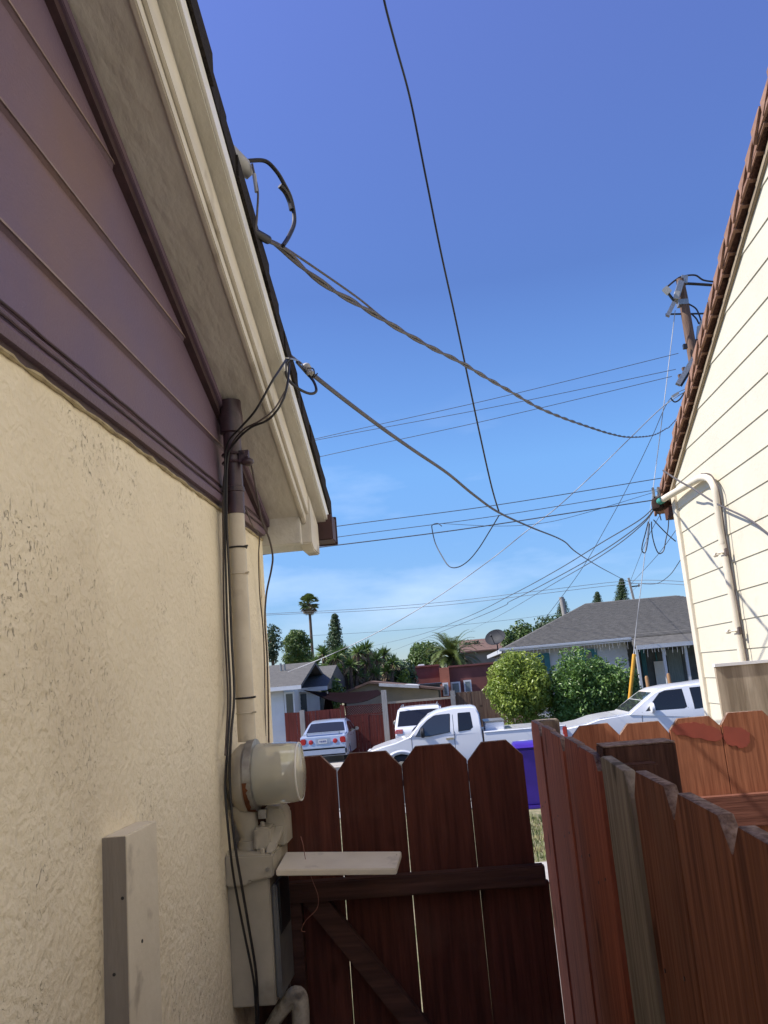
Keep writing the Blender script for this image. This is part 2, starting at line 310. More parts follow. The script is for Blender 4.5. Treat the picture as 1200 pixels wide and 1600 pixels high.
# ------------------------------------------------------------------ left stucco house
WX = -.60; YC = 2.84; RY = -2.6
def rk(y, off=0): return 1.805+off-.424*y          # rake line of the soffit
def rk2(y, off=0): return rk(y, off) if y > RY else rk(2*RY-y, off)
PZ = .53
house = empty('stucco_house', (-3.5, 0, G), 'cream stucco house with plum gable siding and grey rake soffit at the left', 'house')
MB().box(-8, WX, 2*RY-YC, YC, G-.1, PZ-.01).build('stucco_wall', M['stucco'], house)
# gable siding: tapered boards, each a little proud at its foot
sid = MB(); zt = PZ+.045; hb = .178
zs = [zt]
g1 = atx(133, 500, WX).z; g2 = atx(150, 365, WX).z
zs = [zt, atx(200, 560, WX).z, atx(150, 364, WX).z, atx(90, 139, WX).z]
while zs[-1] < rk(RY): zs.append(zs[-1]+(zs[3]-zs[2]))
for a, b in zip(zs, zs[1:]):
    def yl(z): return min(YC, (1.805-z)/.424)
    y0a, y0b = yl(a), yl(b)
    lo, hi = 2*RY-y0a, 2*RY-y0b
    gr = .006
    if b > rk(RY): b = rk(RY)-.001; y0b = RY; hi = RY
    sid.prism([(WX-.05, lo, a), (WX-.05, y0a, a), (WX-.05, y0b, b), (WX-.05, hi, b)], (.05+.001, 0, 0))
    # bevelled lower lip
    sid.add([(WX+.011, lo, a+gr), (WX+.011, y0a, a+gr), (WX+.002, lo, a), (WX+.002, y0a, a), (WX+.002, hi, b), (WX+.002, y0b, b)],
            [(0, 1, 3, 2), (0, 4, 5, 1)])
sid.build('gable_siding', M['plum'], house)
M['edgelight'] = mat('lit_board_edge', (.34, .25, .21), (.20, .14, .13), rough=.6, scale=14)  # lighter brown for the lips: caught light put into the colour
wq = MB()
for z in zs[1:]:
    if z >= rk(RY): break
    yl_ = min(YC, (1.805-z)/.424)-.03
    wq.box(WX+.0105, WX+.0125, 2*RY-yl_, yl_, z+.0045, z+.0085)
wq.build('edge_highlights', M['edgelight'], house)
MB().box(-8, WX-.052, 2*RY-YC, YC, PZ, PZ+.05).build('wall_plate', M['plumdark'], house)
# band moulding: two wavy beads
band = MB()
for zc, th, out in ((PZ+.036, .010, .017), (PZ+.014, .013, .021)):
    n = 60
    P = []
    for i in range(n+1):
        y = -4+(YC+4)*i/n
        P.append((y, zc+.0022*noise.noise((y*5, zc*90, 0)), out+.002*noise.noise((y*9, zc*40, 3))))
    vs = [v for (y, z, o) in P for v in ((WX-.01, y, z+th), (WX+o-.006, y, z+th*.8), (WX+o, y, z), (WX+o-.006, y, z-th), (WX-.01, y, z-th*1.1))]
    band.add(vs, [(5*i+k, 5*i+k+1, 5*i+k+6, 5*i+k+5) for i in range(n) for k in range(4)])
band.build('band_moulding', M['plum'], house, smooth=False)
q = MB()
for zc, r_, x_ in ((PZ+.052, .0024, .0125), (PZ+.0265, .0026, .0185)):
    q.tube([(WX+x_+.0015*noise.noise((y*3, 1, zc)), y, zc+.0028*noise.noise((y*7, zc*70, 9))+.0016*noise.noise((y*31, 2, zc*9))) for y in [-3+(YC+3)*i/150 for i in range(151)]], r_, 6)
q.build('moulding_shade_cords', M['plumdark'], house)  # dark cords painting the shade in the gaps between beads
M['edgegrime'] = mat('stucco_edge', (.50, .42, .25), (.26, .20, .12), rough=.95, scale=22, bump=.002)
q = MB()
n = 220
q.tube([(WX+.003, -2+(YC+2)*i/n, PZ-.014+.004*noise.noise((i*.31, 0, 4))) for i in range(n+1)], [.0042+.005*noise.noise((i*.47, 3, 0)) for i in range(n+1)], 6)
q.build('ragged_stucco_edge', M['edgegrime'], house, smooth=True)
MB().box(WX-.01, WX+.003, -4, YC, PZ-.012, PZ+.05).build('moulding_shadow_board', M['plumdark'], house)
def rakebar(x0, x1, o0, o1, y0=-2.6, y1=3.1, name=None, m=None, bev=0, nseg=1, mb=None):
    q = mb or MB()
    for s in (0, 1):
        f = (lambda y: y) if s == 0 else (lambda y: 2*RY-y)
        vs = []; n = nseg
        for i in range(n+1):
            y = y0+(y1-y0)*i/n
            for x in (x0, x1):
                for o in (o0, o1): vs.append((x, f(y), rk(y, o)))
        fs = []
        for i in range(n):
            a = 4*i; b = a+4
            fs += [(a, b, b+1, a+1), (a+2, a+3, b+3, b+2), (a, a+2, b+2, b), (a+1, b+1, b+3, a+3)]
        fs += [(0, 1, 3, 2), (4*n, 4*n+2, 4*n+3, 4*n+1)]
        q.add(vs, fs)
    return q.build(name, m, house, bevel=bev) if name else q
rakebar(WX+.001, WX+.022, -.052, -.012, name='gable_trim_board', m=M['plumdark'], y1=2.86)
rakebar(WX+.001, WX+.030, -.030, -.0015, name='gable_trim_cap', m=M['plum'], y1=2.86, bev=.002)
rakebar(-.7, -.462, 0, .02, name='rake_soffit', m=M['soffit'], y1=3.02)
rakebar(-.461, -.446, -.006, .118, name='rake_board', m=M['cream'], y1=3.06, bev=.003)
rakebar(-.4455, -.436, .03, .115, name='rake_moulding', m=M['cream'], y1=3.07, bev=.002)
rakebar(-8, -.402, .12, .15, name='roof_deck', m=M['soffit'], y1=3.14)
rakebar(-.4015, -.394, .128, .182, name='drip_edge', m=M['drip'], y1=3.15, bev=.001)
# shingle edge: ragged courses
sh = MB(); y = 3.2
while y > RY:
    d = .135; j = random.uniform(-.004, .004)
    for f in (lambda q: q, lambda q: 2*RY-q):
        sh.add([(x, f(yy), rk(yy, o)) for x in (-8, -.388+j) for yy, o in ((y+.012, .184), (y+.012, .268), (y-d-.05, .184), (y-d-.05, .246))],
           [(0, 1, 3, 2), (4, 6, 7, 5), (0, 4, 5, 1), (2, 3, 7, 6), (0, 2, 6, 4), (1, 5, 7, 3)])
    y -= d
sh.build('roof_shingles', M['shingle'], house)
# boxed eave return, rafter tail end, gutter
MB().box(WX-.02, -.463, 2.862, 2.90, .497, .60).build('eave_return', M['soffit'], house, bevel=.002)
MB().box(WX-6, -.463, 2.90, 3.04, .497, .515).build('eave_soffit', M['soffit'], house)
MB().prism([(-.475, 2.90, rk(2.9, .10)), (-.475, 2.90, .50), (-.475, 2.945, .482), (-.475, 3.085, .482), (-.475, 3.085, rk(3.08, .10))], (.045, 0, 0)).build('rake_board_end', M['cream'], house, bevel=.004)
MB().box(-7.5, WX, 3.05, 3.07, .52, .60).build('fascia_board', M['cream'], house)
gt = MB(); a = aty(491, 804, 3.1); b = aty(513, 843, 3.1)
gt.box(-8, -.378, 3.10, 3.21, b.z, a.z-.004); gtr = gt.build('gutter', M['brownmetal'], house, bevel=.004)
MB().box(-8, -.374, 3.21, 3.222, b.z-.004, a.z+.006).build('gutter_lip', M['brownmetal'], house, bevel=.002)
# corner dirt line and flashing at the wall foot of the gable
MB().box(WX-.001, WX+.0035, YC-.05, YC+.002, G, PZ-.012).build('corner_bead', M['stucco'], house)
# ------------------------------------------------------------------ left wall fittings
PX, PY = -.552, 2.29
con = empty('conduit_riser', (PX, PY, -.12), 'thick painted riser conduit, cream below and plum above, climbing the stucco wall to the soffit', 'pipe')
cyl((PX, PY, -.13), (PX, PY, .500), .0245, 28).build('lower_pipe', M['pipe'], con, smooth=True)
q = MB(); q.tube([(PX, PY, .497), (PX, PY, .56), (PX, PY, .562), (PX, PY, .575), (PX, PY, .577), (PX, PY, .74)], [.0262, .0262, .0285, .0285, .0255, .0255], 28)
q.build('upper_pipe', M['plumpipe'], con, smooth=True)
q = MB(); q.tube([(PX, PY, .735), (PX, PY, .738), (PX, PY, .79), (PX, PY, .815), (PX, PY, .835)], [.027, .033, .034, .031, .031], 28); q.build('pipe_collar', M['plumpipe'], con, smooth=True)
for z in (.40, .325, -.015, -.055):
    q = MB(); q.tube([(PX+.0255*cos(t), PY+.0255*sin(t), z) for t in [2*pi*i/24 for i in range(25)]], .0016 if z in (.325, -.055) else .0028, 6)
    q.tube([(PX+.022, PY-.015, z), (PX+.034, PY-.019, z+.001)], .0028, 6); q.build('strap', M['cable'] if z in (.40, -.015) else M['pipe'], con, smooth=True)
cl = empty('grounding_clamp', (PX+.03, PY, .66), 'rusty plum coloured grounding clamp bolted on the upper conduit under the soffit', 'clamp')
q = MB()
for z in (.648, .672):
    q.tube([(PX+.029*cos(t), PY+.029*sin(t), z) for t in [2*pi*i/20 for i in range(21)]], .004, 6)
q.box(PX+.022, PX+.05, PY-.022, PY-.008, .643, .678); q.tube([(PX+.045, PY-.03, .66), (PX+.045, PY+.01, .66)], .0045, 8); q.tube([(PX+.036, PY-.028, .672), (PX+.036, PY+.005, .672)], .004, 8)
q.build('clamp_jaw', M['plumpipe'], cl)
q = MB(); q.tube([(PX+.046, PY-.02, .642+.004*k) for k in range(-3, 4)], [.006, .014, .018, .019, .018, .014, .006], 12); q.build('lug', M['plumpipe'], cl, smooth=True)
# meter
MZ = -.217; MY = 2.28
met = empty('electric_meter', (-.6, MY, MZ), 'round electric meter with yellowed glass cover on a painted base beside the conduit', 'meter')
def lathex(prof, y, z, seg=40):
    q = MB(); q.tube([(x, y, z) for x, r in prof], [r for x, r in prof], seg); return q
lathex([(-.602, .03), (-.596, .055), (-.582, .076), (-.568, .087), (-.552, .090), (-.545, .084), (-.54, .082)], MY, MZ-.006).build('meter_base', M['metalpaint'], met, smooth=True)
q = MB(); q.tube([(-.58, MY, MZ-.07), (-.562, MY, MZ-.105), (-.556, MY, MZ-.15)], [.045, .032, .024], 20); q.build('base_hub', M['metalpaint'], met, smooth=True)
rg = lathex([(-.548, .082), (-.546, .0925), (-.526, .0925), (-.524, .081)], MY, MZ).build('sealing_ring', M['steel'], met, smooth=True)
# rust patch low on the ring
q = MB()
A = [radians(d) for d in range(-118, -60, 4)]
q.add([(x, MY+.0932*cos(t), MZ+.0932*sin(t)) for t in A for x in (-.5475-.001*random.random(), -.530+.006*random.random())], [(2*i, 2*i+1, 2*i+3, 2*i+2) for i in range(len(A)-1)])
A = [radians(d) for d in range(186, 262, 4)]
q.add([(x, MY+.0932*cos(t), MZ+.0932*sin(t)) for t in A for x in (-.547, -.540+.008*random.random())], [(2*i, 2*i+1, 2*i+3, 2*i+2) for i in range(len(A)-1)])
q.build('rust_patch', M['rust'], met)
lathex([(-.527, .080), (-.432, .0775), (-.416, .0755), (-.408, .069), (-.404, .052), (-.403, .0005)], MY, MZ).build('glass_cover', M['meterglass'], met, smooth=True)
q = MB(); q.tube([(-.411, MY+.0735*cos(t), MZ+.0735*sin(t)) for t in [2*pi*i/36 for i in range(37)]], .0022, 6); q.build('cover_rim', M['drip'], met, smooth=True)
q = lathex([(-.525, .070), (-.512, .070), (-.508, .040), (-.478, .040), (-.476, .050), (-.468, .050), (-.467, .001)], MY, MZ, 28); q.build('register', M['metalpaint'], met, smooth=True)
q = MB(); q.box(-.485, -.448, MY-.060, MY-.028, MZ-.052, MZ-.016); q.box(-.505, -.483, MY-.064, MY-.04, MZ-.040, MZ-.022); q.build('dial_block', M['greydoor'], met, bevel=.003)
q = MB(); q.box(-.525, -.505, MY-.02, MY+.0, MZ-.110, MZ-.088); q.tube([(-.515, MY-.022, MZ-.098), (-.515, MY+.004, MZ-.098)], .007, 10); q.build('seal_screw', M['steel'], met)
q = MB(); q.tube([(-.556, MY, MZ-.14), (-.556, MY, MZ-.166)], .024, 24); q.tube([(-.556, MY, MZ-.160), (-.556, MY, MZ-.162), (-.556, MY, MZ-.20)], [.024, .029, .030], 24); q.build('nipple', M['metalpaint'], met, smooth=True)
# breaker box
bx = empty('breaker_box', (-.54, 2.28, -.77), 'tall painted metal breaker box with hooded lid and dark grey door under the meter', 'box')
MB().box(-.6, -.492, 2.205, 2.385, -.755, -.455).build('box_body', M['metalpaint'], bx, bevel=.003)
q = MB(); q.prism([(-.6, 2.19, -.400), (-.478, 2.19, -.404), (-.478, 2.19, -.458), (-.54, 2.19, -.464), (-.545, 2.19, -.474), (-.6, 2.19, -.474)], (0, .20, 0)); q.build('hood', M['metalpaint'], bx, bevel=.004)
q = MB(); q.box(-.491, -.477, 2.215, 2.38, -.745, -.48); q.build('door', M['greydoor'], bx, bevel=.004)
q = MB(); q.box(-.4765, -.472, 2.225, 2.35, -.60, -.475); q.build('door_panel', M['blackplastic'], bx, bevel=.002)
q = MB(); q.box(-.535, -.490, 2.235, 2.33, -.402, -.345); q.build('raised_cover', M['metalpaint'], bx, bevel=.006)
q = MB(); q.prism([(-.515, 2.30, -.300), (-.475, 2.30, -.306), (-.462, 2.30, -.325), (-.462, 2.30, -.405), (-.515, 2.30, -.402)], (0, .09, 0)); q.build('side_hood', M['metalpaint'], bx, bevel=.005)
q = MB(); q.prism([(-.5, 2.2, -.403), (-.478, 2.2, -.403), (-.462, 2.32, -.345), (-.5, 2.32, -.345)], (0, .03, 0)); q.build('sloped_cover', M['metalpaint'], bx, bevel=.004)
for p in ((-.59, 2.205, -.400), (-.507, 2.21, -.402), (-.515, 2.26, -.345)):
    q = MB(); q.tube([(p[0], p[1], p[2]-.004), (p[0], p[1], p[2]+.010), (p[0], p[1], p[2]+.012)], [.006, .006, .002], 6); q.build('bolt', M['metalpaint'], bx)
cyl((-.492, 2.1895, -.438), (-.492, 2.184, -.438), .005, 10).build('bolt', M['steel'], bx)
# shelf plank sticking out from the box
a = aty(447, 1331, 2.30); b = aty(627, 1330, 2.30); c = aty(621, 1362, 2.12); d = aty(431, 1366, 2.08)
pl = MB(); zt = -.421
P = [aty(431, 1359, 2.18), aty(619, 1357, 2.19), aty(627, 1330, 2.30), aty(447, 1331, 2.32)]
q = MB(); q.prism(P, (0, 0, -.015)); h_ = aty(620, 1335, 2.275); q.box(h_.x-.003, h_.x+.003, h_.y-.003, h_.y+.003, h_.z-.004, h_.z+.0015)
tag(q.build('wooden_plank', M['whitepaint'], bevel=.002), 'cream painted plank jutting out sideways from the hood of the breaker box', 'plank')
# elbow at the foot of the box
q = MB(); q.tube(smoothpts([aty(405, 1640, 2.30), aty(432, 1590, 2.30), aty(455, 1560, 2.30), aty(466, 1556, 2.30), aty(470, 1580, 2.30), aty(470, 1680, 2.30)], 5), [.016+.006*min(i, 12)/12 for i in range(26)], 14)
M['crust'] = mat('crusty_paint', (.56, .50, .39), (.30, .255, .19), rough=.8, scale=26, bump=.010, bscale=38, dirt=(.16, .13, .10), dscale=20, dlo=.55, dhi=.7)
tag(q.build('drain_elbow', M['crust'], smooth=True), 'cream painted pipe elbow below the breaker box', 'pipe')
# wooden board fixed on the wall lower left
b0 = atx(160, 1305, WX)
bd = MB(); bd.prism([(WX, 1.437, -2), (WX, 1.437, -.218), (WX+.040, 1.437, -.218), (WX+.040, 1.437, -2)], (0, .152, 0))
bo = bd.build('wall_board', M['whitepaint'], bevel=.002)
tag(bo, 'cream painted upright board fixed to the stucco wall at the lower left', 'board')
MB().box(WX, -.5605, 1.4345, 1.4365, -2, -.219).build('shaded_edge', M['edgeshade'], bo)  # thin darker skin on the near edge, its shade painted in
for (x_, z_) in ((-.5665, -.315), (-.583, -.43)):
    q = cyl((x_, 1.4375, z_), (x_, 1.4335, z_), .0028, 8).build('nail_hole', M['cable'], bo)
q = cyl((-.5605, 1.50, -.40), (-.5590, 1.50, -.40), .0032, 8).build('nail_hole', M['cable'], bo)
# cables down the wall
def cable(name, pts, r, m, label, cat='cable', group=None, k=6, seg=8):
    q = MB(); q.tube(smoothpts(pts, k), r, seg); return tag(q.build(name, m, smooth=True), label, cat, group)
Xp = lambda L, X: [atx(a, b, X) for a, b in L]
Yp = lambda L, Y: [aty(a, b, Y) for a, b in L]
HK = atx(447, 560, -.43)        # hook point on the rake where the second drop lands
def mixp(L):                    # (px, py, depth)
    return [aty(a, b, d) for a, b, d in L]
cable('wall_cable', mixp([(447, 562, 2.30), (436, 579, 2.22), (425, 596, 2.17), (400, 640, 2.17), (376, 668, 2.20), (357, 690, 2.23), (352, 720, 2.25), (351, 800, 2.25), (353, 900, 2.25), (356, 1000, 2.24), (360, 1090, 2.22), (356, 1160, 2.17), (352, 1230, 2.17), (357, 1300, 2.16), (365, 1370, 2.165), (380, 1450, 2.18), (396, 1530, 2.185), (400, 1585, 2.2), (401, 1640, 2.2)]), .0032, M['cable'], 'straighter black cable dropping from the rake hook down beside the conduit')
cable('wall_cable', mixp([(452, 568, 2.30), (449, 600, 2.22), (440, 630, 2.18), (420, 655, 2.18), (392, 668, 2.20), (370, 688, 2.23), (356, 715, 2.25), (354, 800, 2.25), (358, 900, 2.25), (362, 1000, 2.24), (366, 1085, 2.22), (361, 1150, 2.17), (359, 1220, 2.17), (366, 1310, 2.16), (377, 1380, 2.165), (389, 1450, 2.18), (400, 1520, 2.185), (403, 1585, 2.2), (402, 1640, 2.2)]), .0034, M['cable'], 'black cable that swings in a wide bow under the rake before running down the wall')
cable('wall_cable', mixp([(445, 612, 2.24), (428, 640, 2.20), (405, 658, 2.20), (380, 672, 2.22), (360, 700, 2.26), (349, 760, 2.265), (349, 860, 2.27), (350, 960, 2.27), (354, 1040, 2.26), (356, 1100, 2.25), (352, 1180, 2.15)]), .0026, M['cablebrown'], 'thin brown cable closest to the wall among the wall cables')
cable('clamp_wire', mixp([(392, 722, 2.28), (400, 765, 2.30), (408, 810, 2.33), (420, 840, 2.36), (426, 868, 2.38), (424, 890, 2.42), (416, 930, 2.50), (414, 975, 2.60), (417, 1020, 2.68), (419, 1090, 2.72), (420, 1160, 2.76)]), .0028, M['cablebrown'], 'brown ground wire bowing out from the clamp past the house corner')
cable('corner_wire', mixp([(384, 795, 2.45), (394, 820, 2.55), (405, 838, 2.66), (404, 870, 2.68), (406, 930, 2.72), (412, 1000, 2.74), (415, 1150, 2.75)]), .002, M['cablebrown'], 'thin wire stapled down the far corner of the stucco wall')
cable('loose_wire', mixp([(470, 1307, 2.25), (474, 1322, 2.24), (478, 1345, 2.26), (488, 1375, 2.25), (497, 1400, 2.24), (495, 1420, 2.24), (478, 1438, 2.24), (471, 1453, 2.24), (477, 1456, 2.24)]), .0009, M['redwire'], 'thin loose copper wire dangling below the jutting plank')
# ------------------------------------------------------------------ wooden gate
PK = []
def picket(x0, x1, ztop, zbot, y0, th, ear, axis, m, parent, e2=None, name='picket', lean=0, grain=None):
    """dog-eared board; axis 'x': spans x0..x1 at depth y0; axis 'y': spans y = x0..x1 at x = y0"""
    j = lambda s=.002: random.uniform(-s, s)
    w_ = x1-x0; e = ear
    P2 = [(x0+j(), zbot), (x0+j(), ztop-e*1.15+j(.004)), (x0+e+j(), ztop+j(.002)), (x1-e+j(), ztop+j(.002)), (x1+j(), ztop-e*1.15+j(.004)), (x1+j(), zbot)]
    if axis == 'x': P = [(a+lean*(z-zbot), y0, z) for a, z in P2]; d = (0, th, 0)
    else: P = [(y0, a, z) for a, z in P2]; d = (th, 0, 0)
    o = MB().prism(P, d).build(name, m, parent, bevel=.0012, seg=1)
    o.data.materials.append(M['endgrain'] if grain is None else grain)
    for f in o.data.polygons:
        if f.normal.z > .25: f.material_index = 1
    PK.append((axis, x0, x1, y0, th, parent))
    return o
GY = 2.42
gate = empty('wooden_gate', (-.1, GY, G+.08), 'dark red brown picket gate with rail and diagonal brace across the passage', 'gate')
ed = [aty(p, q, GY).x for p, q in ((440, 1210), (525.5, 1206), (629, 1215), (733, 1215), (820, 1210))]
eb = [aty(p, q, GY).x for p, q in ((470, 1590), (556, 1590), (664, 1590), (772, 1590), (873, 1590))]
tops = [aty(p, q, GY).z for p, q in ((490, 1181), (578, 1175), (680, 1164), (775, 1158))]
for i in range(4):
    g = .0010
    picket(ed[i]+g, ed[i+1]-g, tops[i], -1.62, GY, .018, .040, 'x', M['gatewood'], gate)
rz = aty(640, 1378, GY-.03).z; a = aty(458, 1395, GY-.03); b = aty(850, 1362, GY-.03)
MB().box(ed[0]-.01, ed[4]+.022, GY-.040, GY-.0015, b.z-.034, b.z+.018).build('rail', M['raildark'], gate, bevel=.004)
MB().box(ed[0]-.01, ed[4], GY-.040, GY-.0015, -1.45, -1.38).build('rail', M['raildark'], gate, bevel=.004)
zt_ = b.z-.036
MB().prism([(ed[0]+.045, GY-.036, zt_), (ed[0]+.115, GY-.036, zt_), (ed[0]+.115+.62, GY-.036, -1.378), (ed[0]+.045+.62, GY-.036, -1.378)], (0, .034, 0)).build('diagonal_brace', M['raildark'], gate, bevel=.003)
MB().box(ed[0]+.0, ed[0]+.04, GY-.038, GY-.0017, -1.378, zt_).build('stile', M['raildark'], gate, bevel=.003)
MB().box(ed[4]-.03, ed[4]+.032, GY+.002, GY+.020, -1.62, b.z-.03).build('strike_board', M['gatewood'], gate, bevel=.002)
# latch post at the wall side
tag(MB().box(ed[0]-.10, ed[0]-.012, GY+.0, GY+.088, G, -.24).build('gate_post', M['postwood'], bevel=.004), 'dark brown gate post against the stucco wall behind the meter', 'post')
# ------------------------------------------------------------------ passage fence (runs along Y at x = .3)
pf = empty('passage_fence', (.33, 2.5, G), 'reddish brown picket fence receding along the passage beyond the grey board', 'fence')
# tops digitised: boundaries along y
bys = [3.27, 2.97, 2.69, 2.41, 2.13, 1.86]
for i in range(5):
    ya, yb = bys[i+1], bys[i]
    picket(ya+.002, yb-.002, -.196+random.uniform(-.004, .004), G+.03, .299+.006*(i % 2), .019, .030, 'y', M['fencewood'], pf)
MB().box(.320, .358, 1.90, 3.3, -.52, -.43).build('rail', M['raildark'], pf); MB().box(.320, .358, 1.90, 3.3, -1.5, -1.41).build('rail', M['raildark'], pf)
MB().box(.322, .41, 3.30, 3.39, G, -.20).build('post', M['greywood'], pf, bevel=.004)
MB().box(.3215, .41, 1.79, 1.838, G, -.21).build('post', M['postwood'], pf, bevel=.003)
tag(MB().prism([(.296, 1.535, G), (.296, 1.535, -.235), (.296, 1.565, -.192), (.296, 1.765, -.186), (.296, 1.79, -.19), (.296, 1.79, G)], (.020, 0, 0)).build('grey_board', M['greywood'], bevel=.002, seg=1), 'bare weathered grey board standing between the red pickets of the passage fence', 'board')
nf = empty('near_fence', (.33, .9, G), 'dark brown dog eared picket fence nearest the camera at the lower right', 'fence')
ys = [1.528, 1.268, 1.022, .785, .55, .31, .07, -.17, -.41, -.65]
for i in range(9):
    picket(ys[i+1]+.003, ys[i]-.003, -.186-.002*i, G+.03, .3015+random.uniform(-.001, .001), .019, .034, 'y', M['fencewoodb'], nf)
MB().box(.322, .36, -.7, 1.79, -.62, -.53).build('rail', M['raildark'], nf); MB().box(.322, .36, -.7, 1.79, -1.5, -1.41).build('rail', M['raildark'], nf)
a = aty(940, 1170, 1.86); b = aty(1053, 1168, 1.86)
pp = MB().box(a.x, b.x, 1.84, 1.93, G, a.z+.004).build('fence_post', M['postwood'], bevel=.003)
tag(pp, 'broad dark brown post just behind the passage fence and the grey board', 'post')
MB().box(a.x+.001, b.x-.001, 1.841, 1.929, a.z+.0035, a.z+.006).build('post_top', M['endgrain'], pp)
# ------------------------------------------------------------------ orange fence
of = empty('orange_fence', (.9, 3.0, G), 'sunlit orange red picket fence with a red painted patch joining the ivory house', 'fence')
oe = [aty(p, 1150, 3.0).x for p in (893, 968, 1047, 1128, 1212)]; oe += [oe[-1]+.2, oe[-1]+.4, oe[-1]+.6]
ot = [aty(930, 1132, 3).z, aty(1008, 1129, 3).z, aty(1087, 1120, 3).z, aty(1165, 1112, 3).z, -.2, -.2, -.2]
for i in range(7):
    picket(oe[i]+.0009, oe[i+1]-.0009, ot[i], G+.03, 3.0, .018, .032, 'x', M['redwood'], of)
a = aty(1092, 1250, 2.96); b = aty(1200, 1290, 2.96)
MB().box(a.x, 1.79, 2.958, 2.998, b.z, aty(1150, 1243, 2.96).z).build('rail', M['railred'], of, bevel=.003)
def blob_patch(pts, y):
    Q = [Vector(p) for p in [(a, b, 0) for a, b in pts]]; Q = smoothpts(Q+[Q[0]], 5)[:-1]; rp_ = random.Random(len(pts))
    pts = [(v.x+rp_.uniform(-1.6, 1.6), v.y+rp_.uniform(-1.6, 1.6)) for v in Q]
    P = [aty(px, py, y) for px, py in pts]; return MB().prism([(p.x, y, p.z) for p in P], (0, .0016, 0))
for pts in ([(1052, 1135), (1075, 1129), (1100, 1131), (1124, 1140), (1126, 1156), (1105, 1156), (1078, 1151), (1053, 1146)], [(1131, 1136), (1160, 1138), (1170, 1146), (1172, 1160), (1163, 1168), (1148, 1166), (1132, 1158)]):
    blob_patch(pts, 2.9975).build('paint_patch', M['redpaint'], of)
# plywood panel
pa = aty(1117, 1038, 3.9)
q = MB().box(pa.x, 1.79, 3.9, 3.92, G, pa.z-.012); pn = q.build('plywood_panel', M['plywood'])
tag(pn, 'weathered tan plywood panel with white cap beside the ivory house wall', 'panel')
MB().box(pa.x-.004, 1.792, 3.892, 3.928, pa.z-.0115, pa.z+.002).build('cap', M['white'], pn)
# ------------------------------------------------------------------ right ivory house
RX = 1.80; RC = 6.15
rh = empty('ivory_house', (4, 2, G), 'ivory lap sided house with brown shake roof at the right', 'house')
wl = [atx(1158, 400, RX), atx(1066, 720, RX)]
SL = (wl[0].z-wl[1].z)/(wl[0].y-wl[1].y)
def rr(y, o=0): return wl[1].z+SL*(y-wl[1].y)+o
RY2 = -1.5
zl = [atx(1091.7, 980.6, RX).z]; sp = .1723
z = zl[0]
while z > G-.2: z -= sp
sd = MB()
while z < rr(RY2):
    b = z+sp
    ya = min(RC, (z-rr(0))/SL); yb = min(RC, (b-rr(0))/SL)
    y0a = 2*RY2-ya; y0b = 2*RY2-yb
    bb = b
    if b > rr(RY2): bb = rr(RY2); yb = y0b = RY2
    sd.add([(RX-.0068, y0a, z), (RX-.0068, ya, z), (RX, y0a, z), (RX, ya, z), (RX-.001, y0b, bb), (RX-.001, yb, bb)], [(0, 1, 3, 2), (0, 4, 5, 1)])
    z = b
sd.build('lap_siding', M['siding'], rh)
core = MB()
core.prism([(RX+.002, 2*RY2-RC, G), (RX+.002, RC, G), (RX+.002, RC, rr(RC)), (RX+.002, RY2, rr(RY2)), (RX+.002, 2*RY2-RC, rr(RC))], (6, 0, 0)); core.build('wall_core', M['siding'], rh)
MB().box(RX-.024, RX+.05, RC-.075, RC+.012, G, rr(RC)-.02).build('corner_board', M['ivory'], rh, bevel=.003)
def rbar(x0, x1, o0, o1, y1, name, m, bev=0):
    q = MB()
    for f in (lambda y: y, lambda y: 2*RY2-y):
        q.add([(x, f(yy), rr(yy, o)) for x in (x0, x1) for yy in (RY2, y1) for o in (o0, o1)], [(0, 1, 3, 2), (4, 6, 7, 5), (0, 4, 5, 1), (2, 3, 7, 6), (0, 2, 6, 4), (1, 5, 7, 3)])
    q.build(name, m, rh, bevel=bev)
XO = 1.745
so_ = atx(1043, 720, XO-.0); oo = so_.z-rr(so_.y)       # height of the roof silhouette over the wall line
rbar(RX-.022, RX, -.010, .024, RC+.1, 'rake_moulding', M['rakebrown'], .004)
rbar(XO+.012, RX+6, oo-.070, oo-.055, RC+.28, 'roof_deck', M['postwood'])
# shake courses, butts stepping down the rake
random.seed(5)
sk = MB(); y = RC+.36; step = .132
while y > RY2:
    j = random.uniform(-.006, .006)
    for f in (lambda q: q, lambda q: 2*RY2-q):
        yb = y-step-.10
        sk.add([(x, f(yy), rr(yy, o)) for x in (XO+j, RX+6) for yy, o in ((y, oo-.050), (y, oo), (yb, oo-.072), (yb, oo-.062))],
           [(0, 1, 3, 2), (4, 6, 7, 5), (0, 4, 5, 1), (2, 3, 7, 6), (0, 2, 6, 4), (1, 5, 7, 3)])
        # end tile folded over the rake
        yc = y-step
        sk.add([(x, f(yy), rr(yy, o)) for x in (XO-.012+j, XO+.006+j) for yy, o in ((y+.008, oo-.060), (y+.008, oo+.010), (yc+.012, oo-.012), (yc+.012, oo-.002))],
           [(0, 1, 3, 2), (4, 6, 7, 5), (0, 4, 5, 1), (2, 3, 7, 6), (0, 2, 6, 4), (1, 5, 7, 3)])
    y -= step
sk.build('shake_roof', M['shake'], rh)
e_ = rr(RC+.28, .06)
MB().box(RX-.02, RX+6, RC+.02, RC+.24, e_-.10, e_-.02).build('eave_box', M['postwood'], rh)
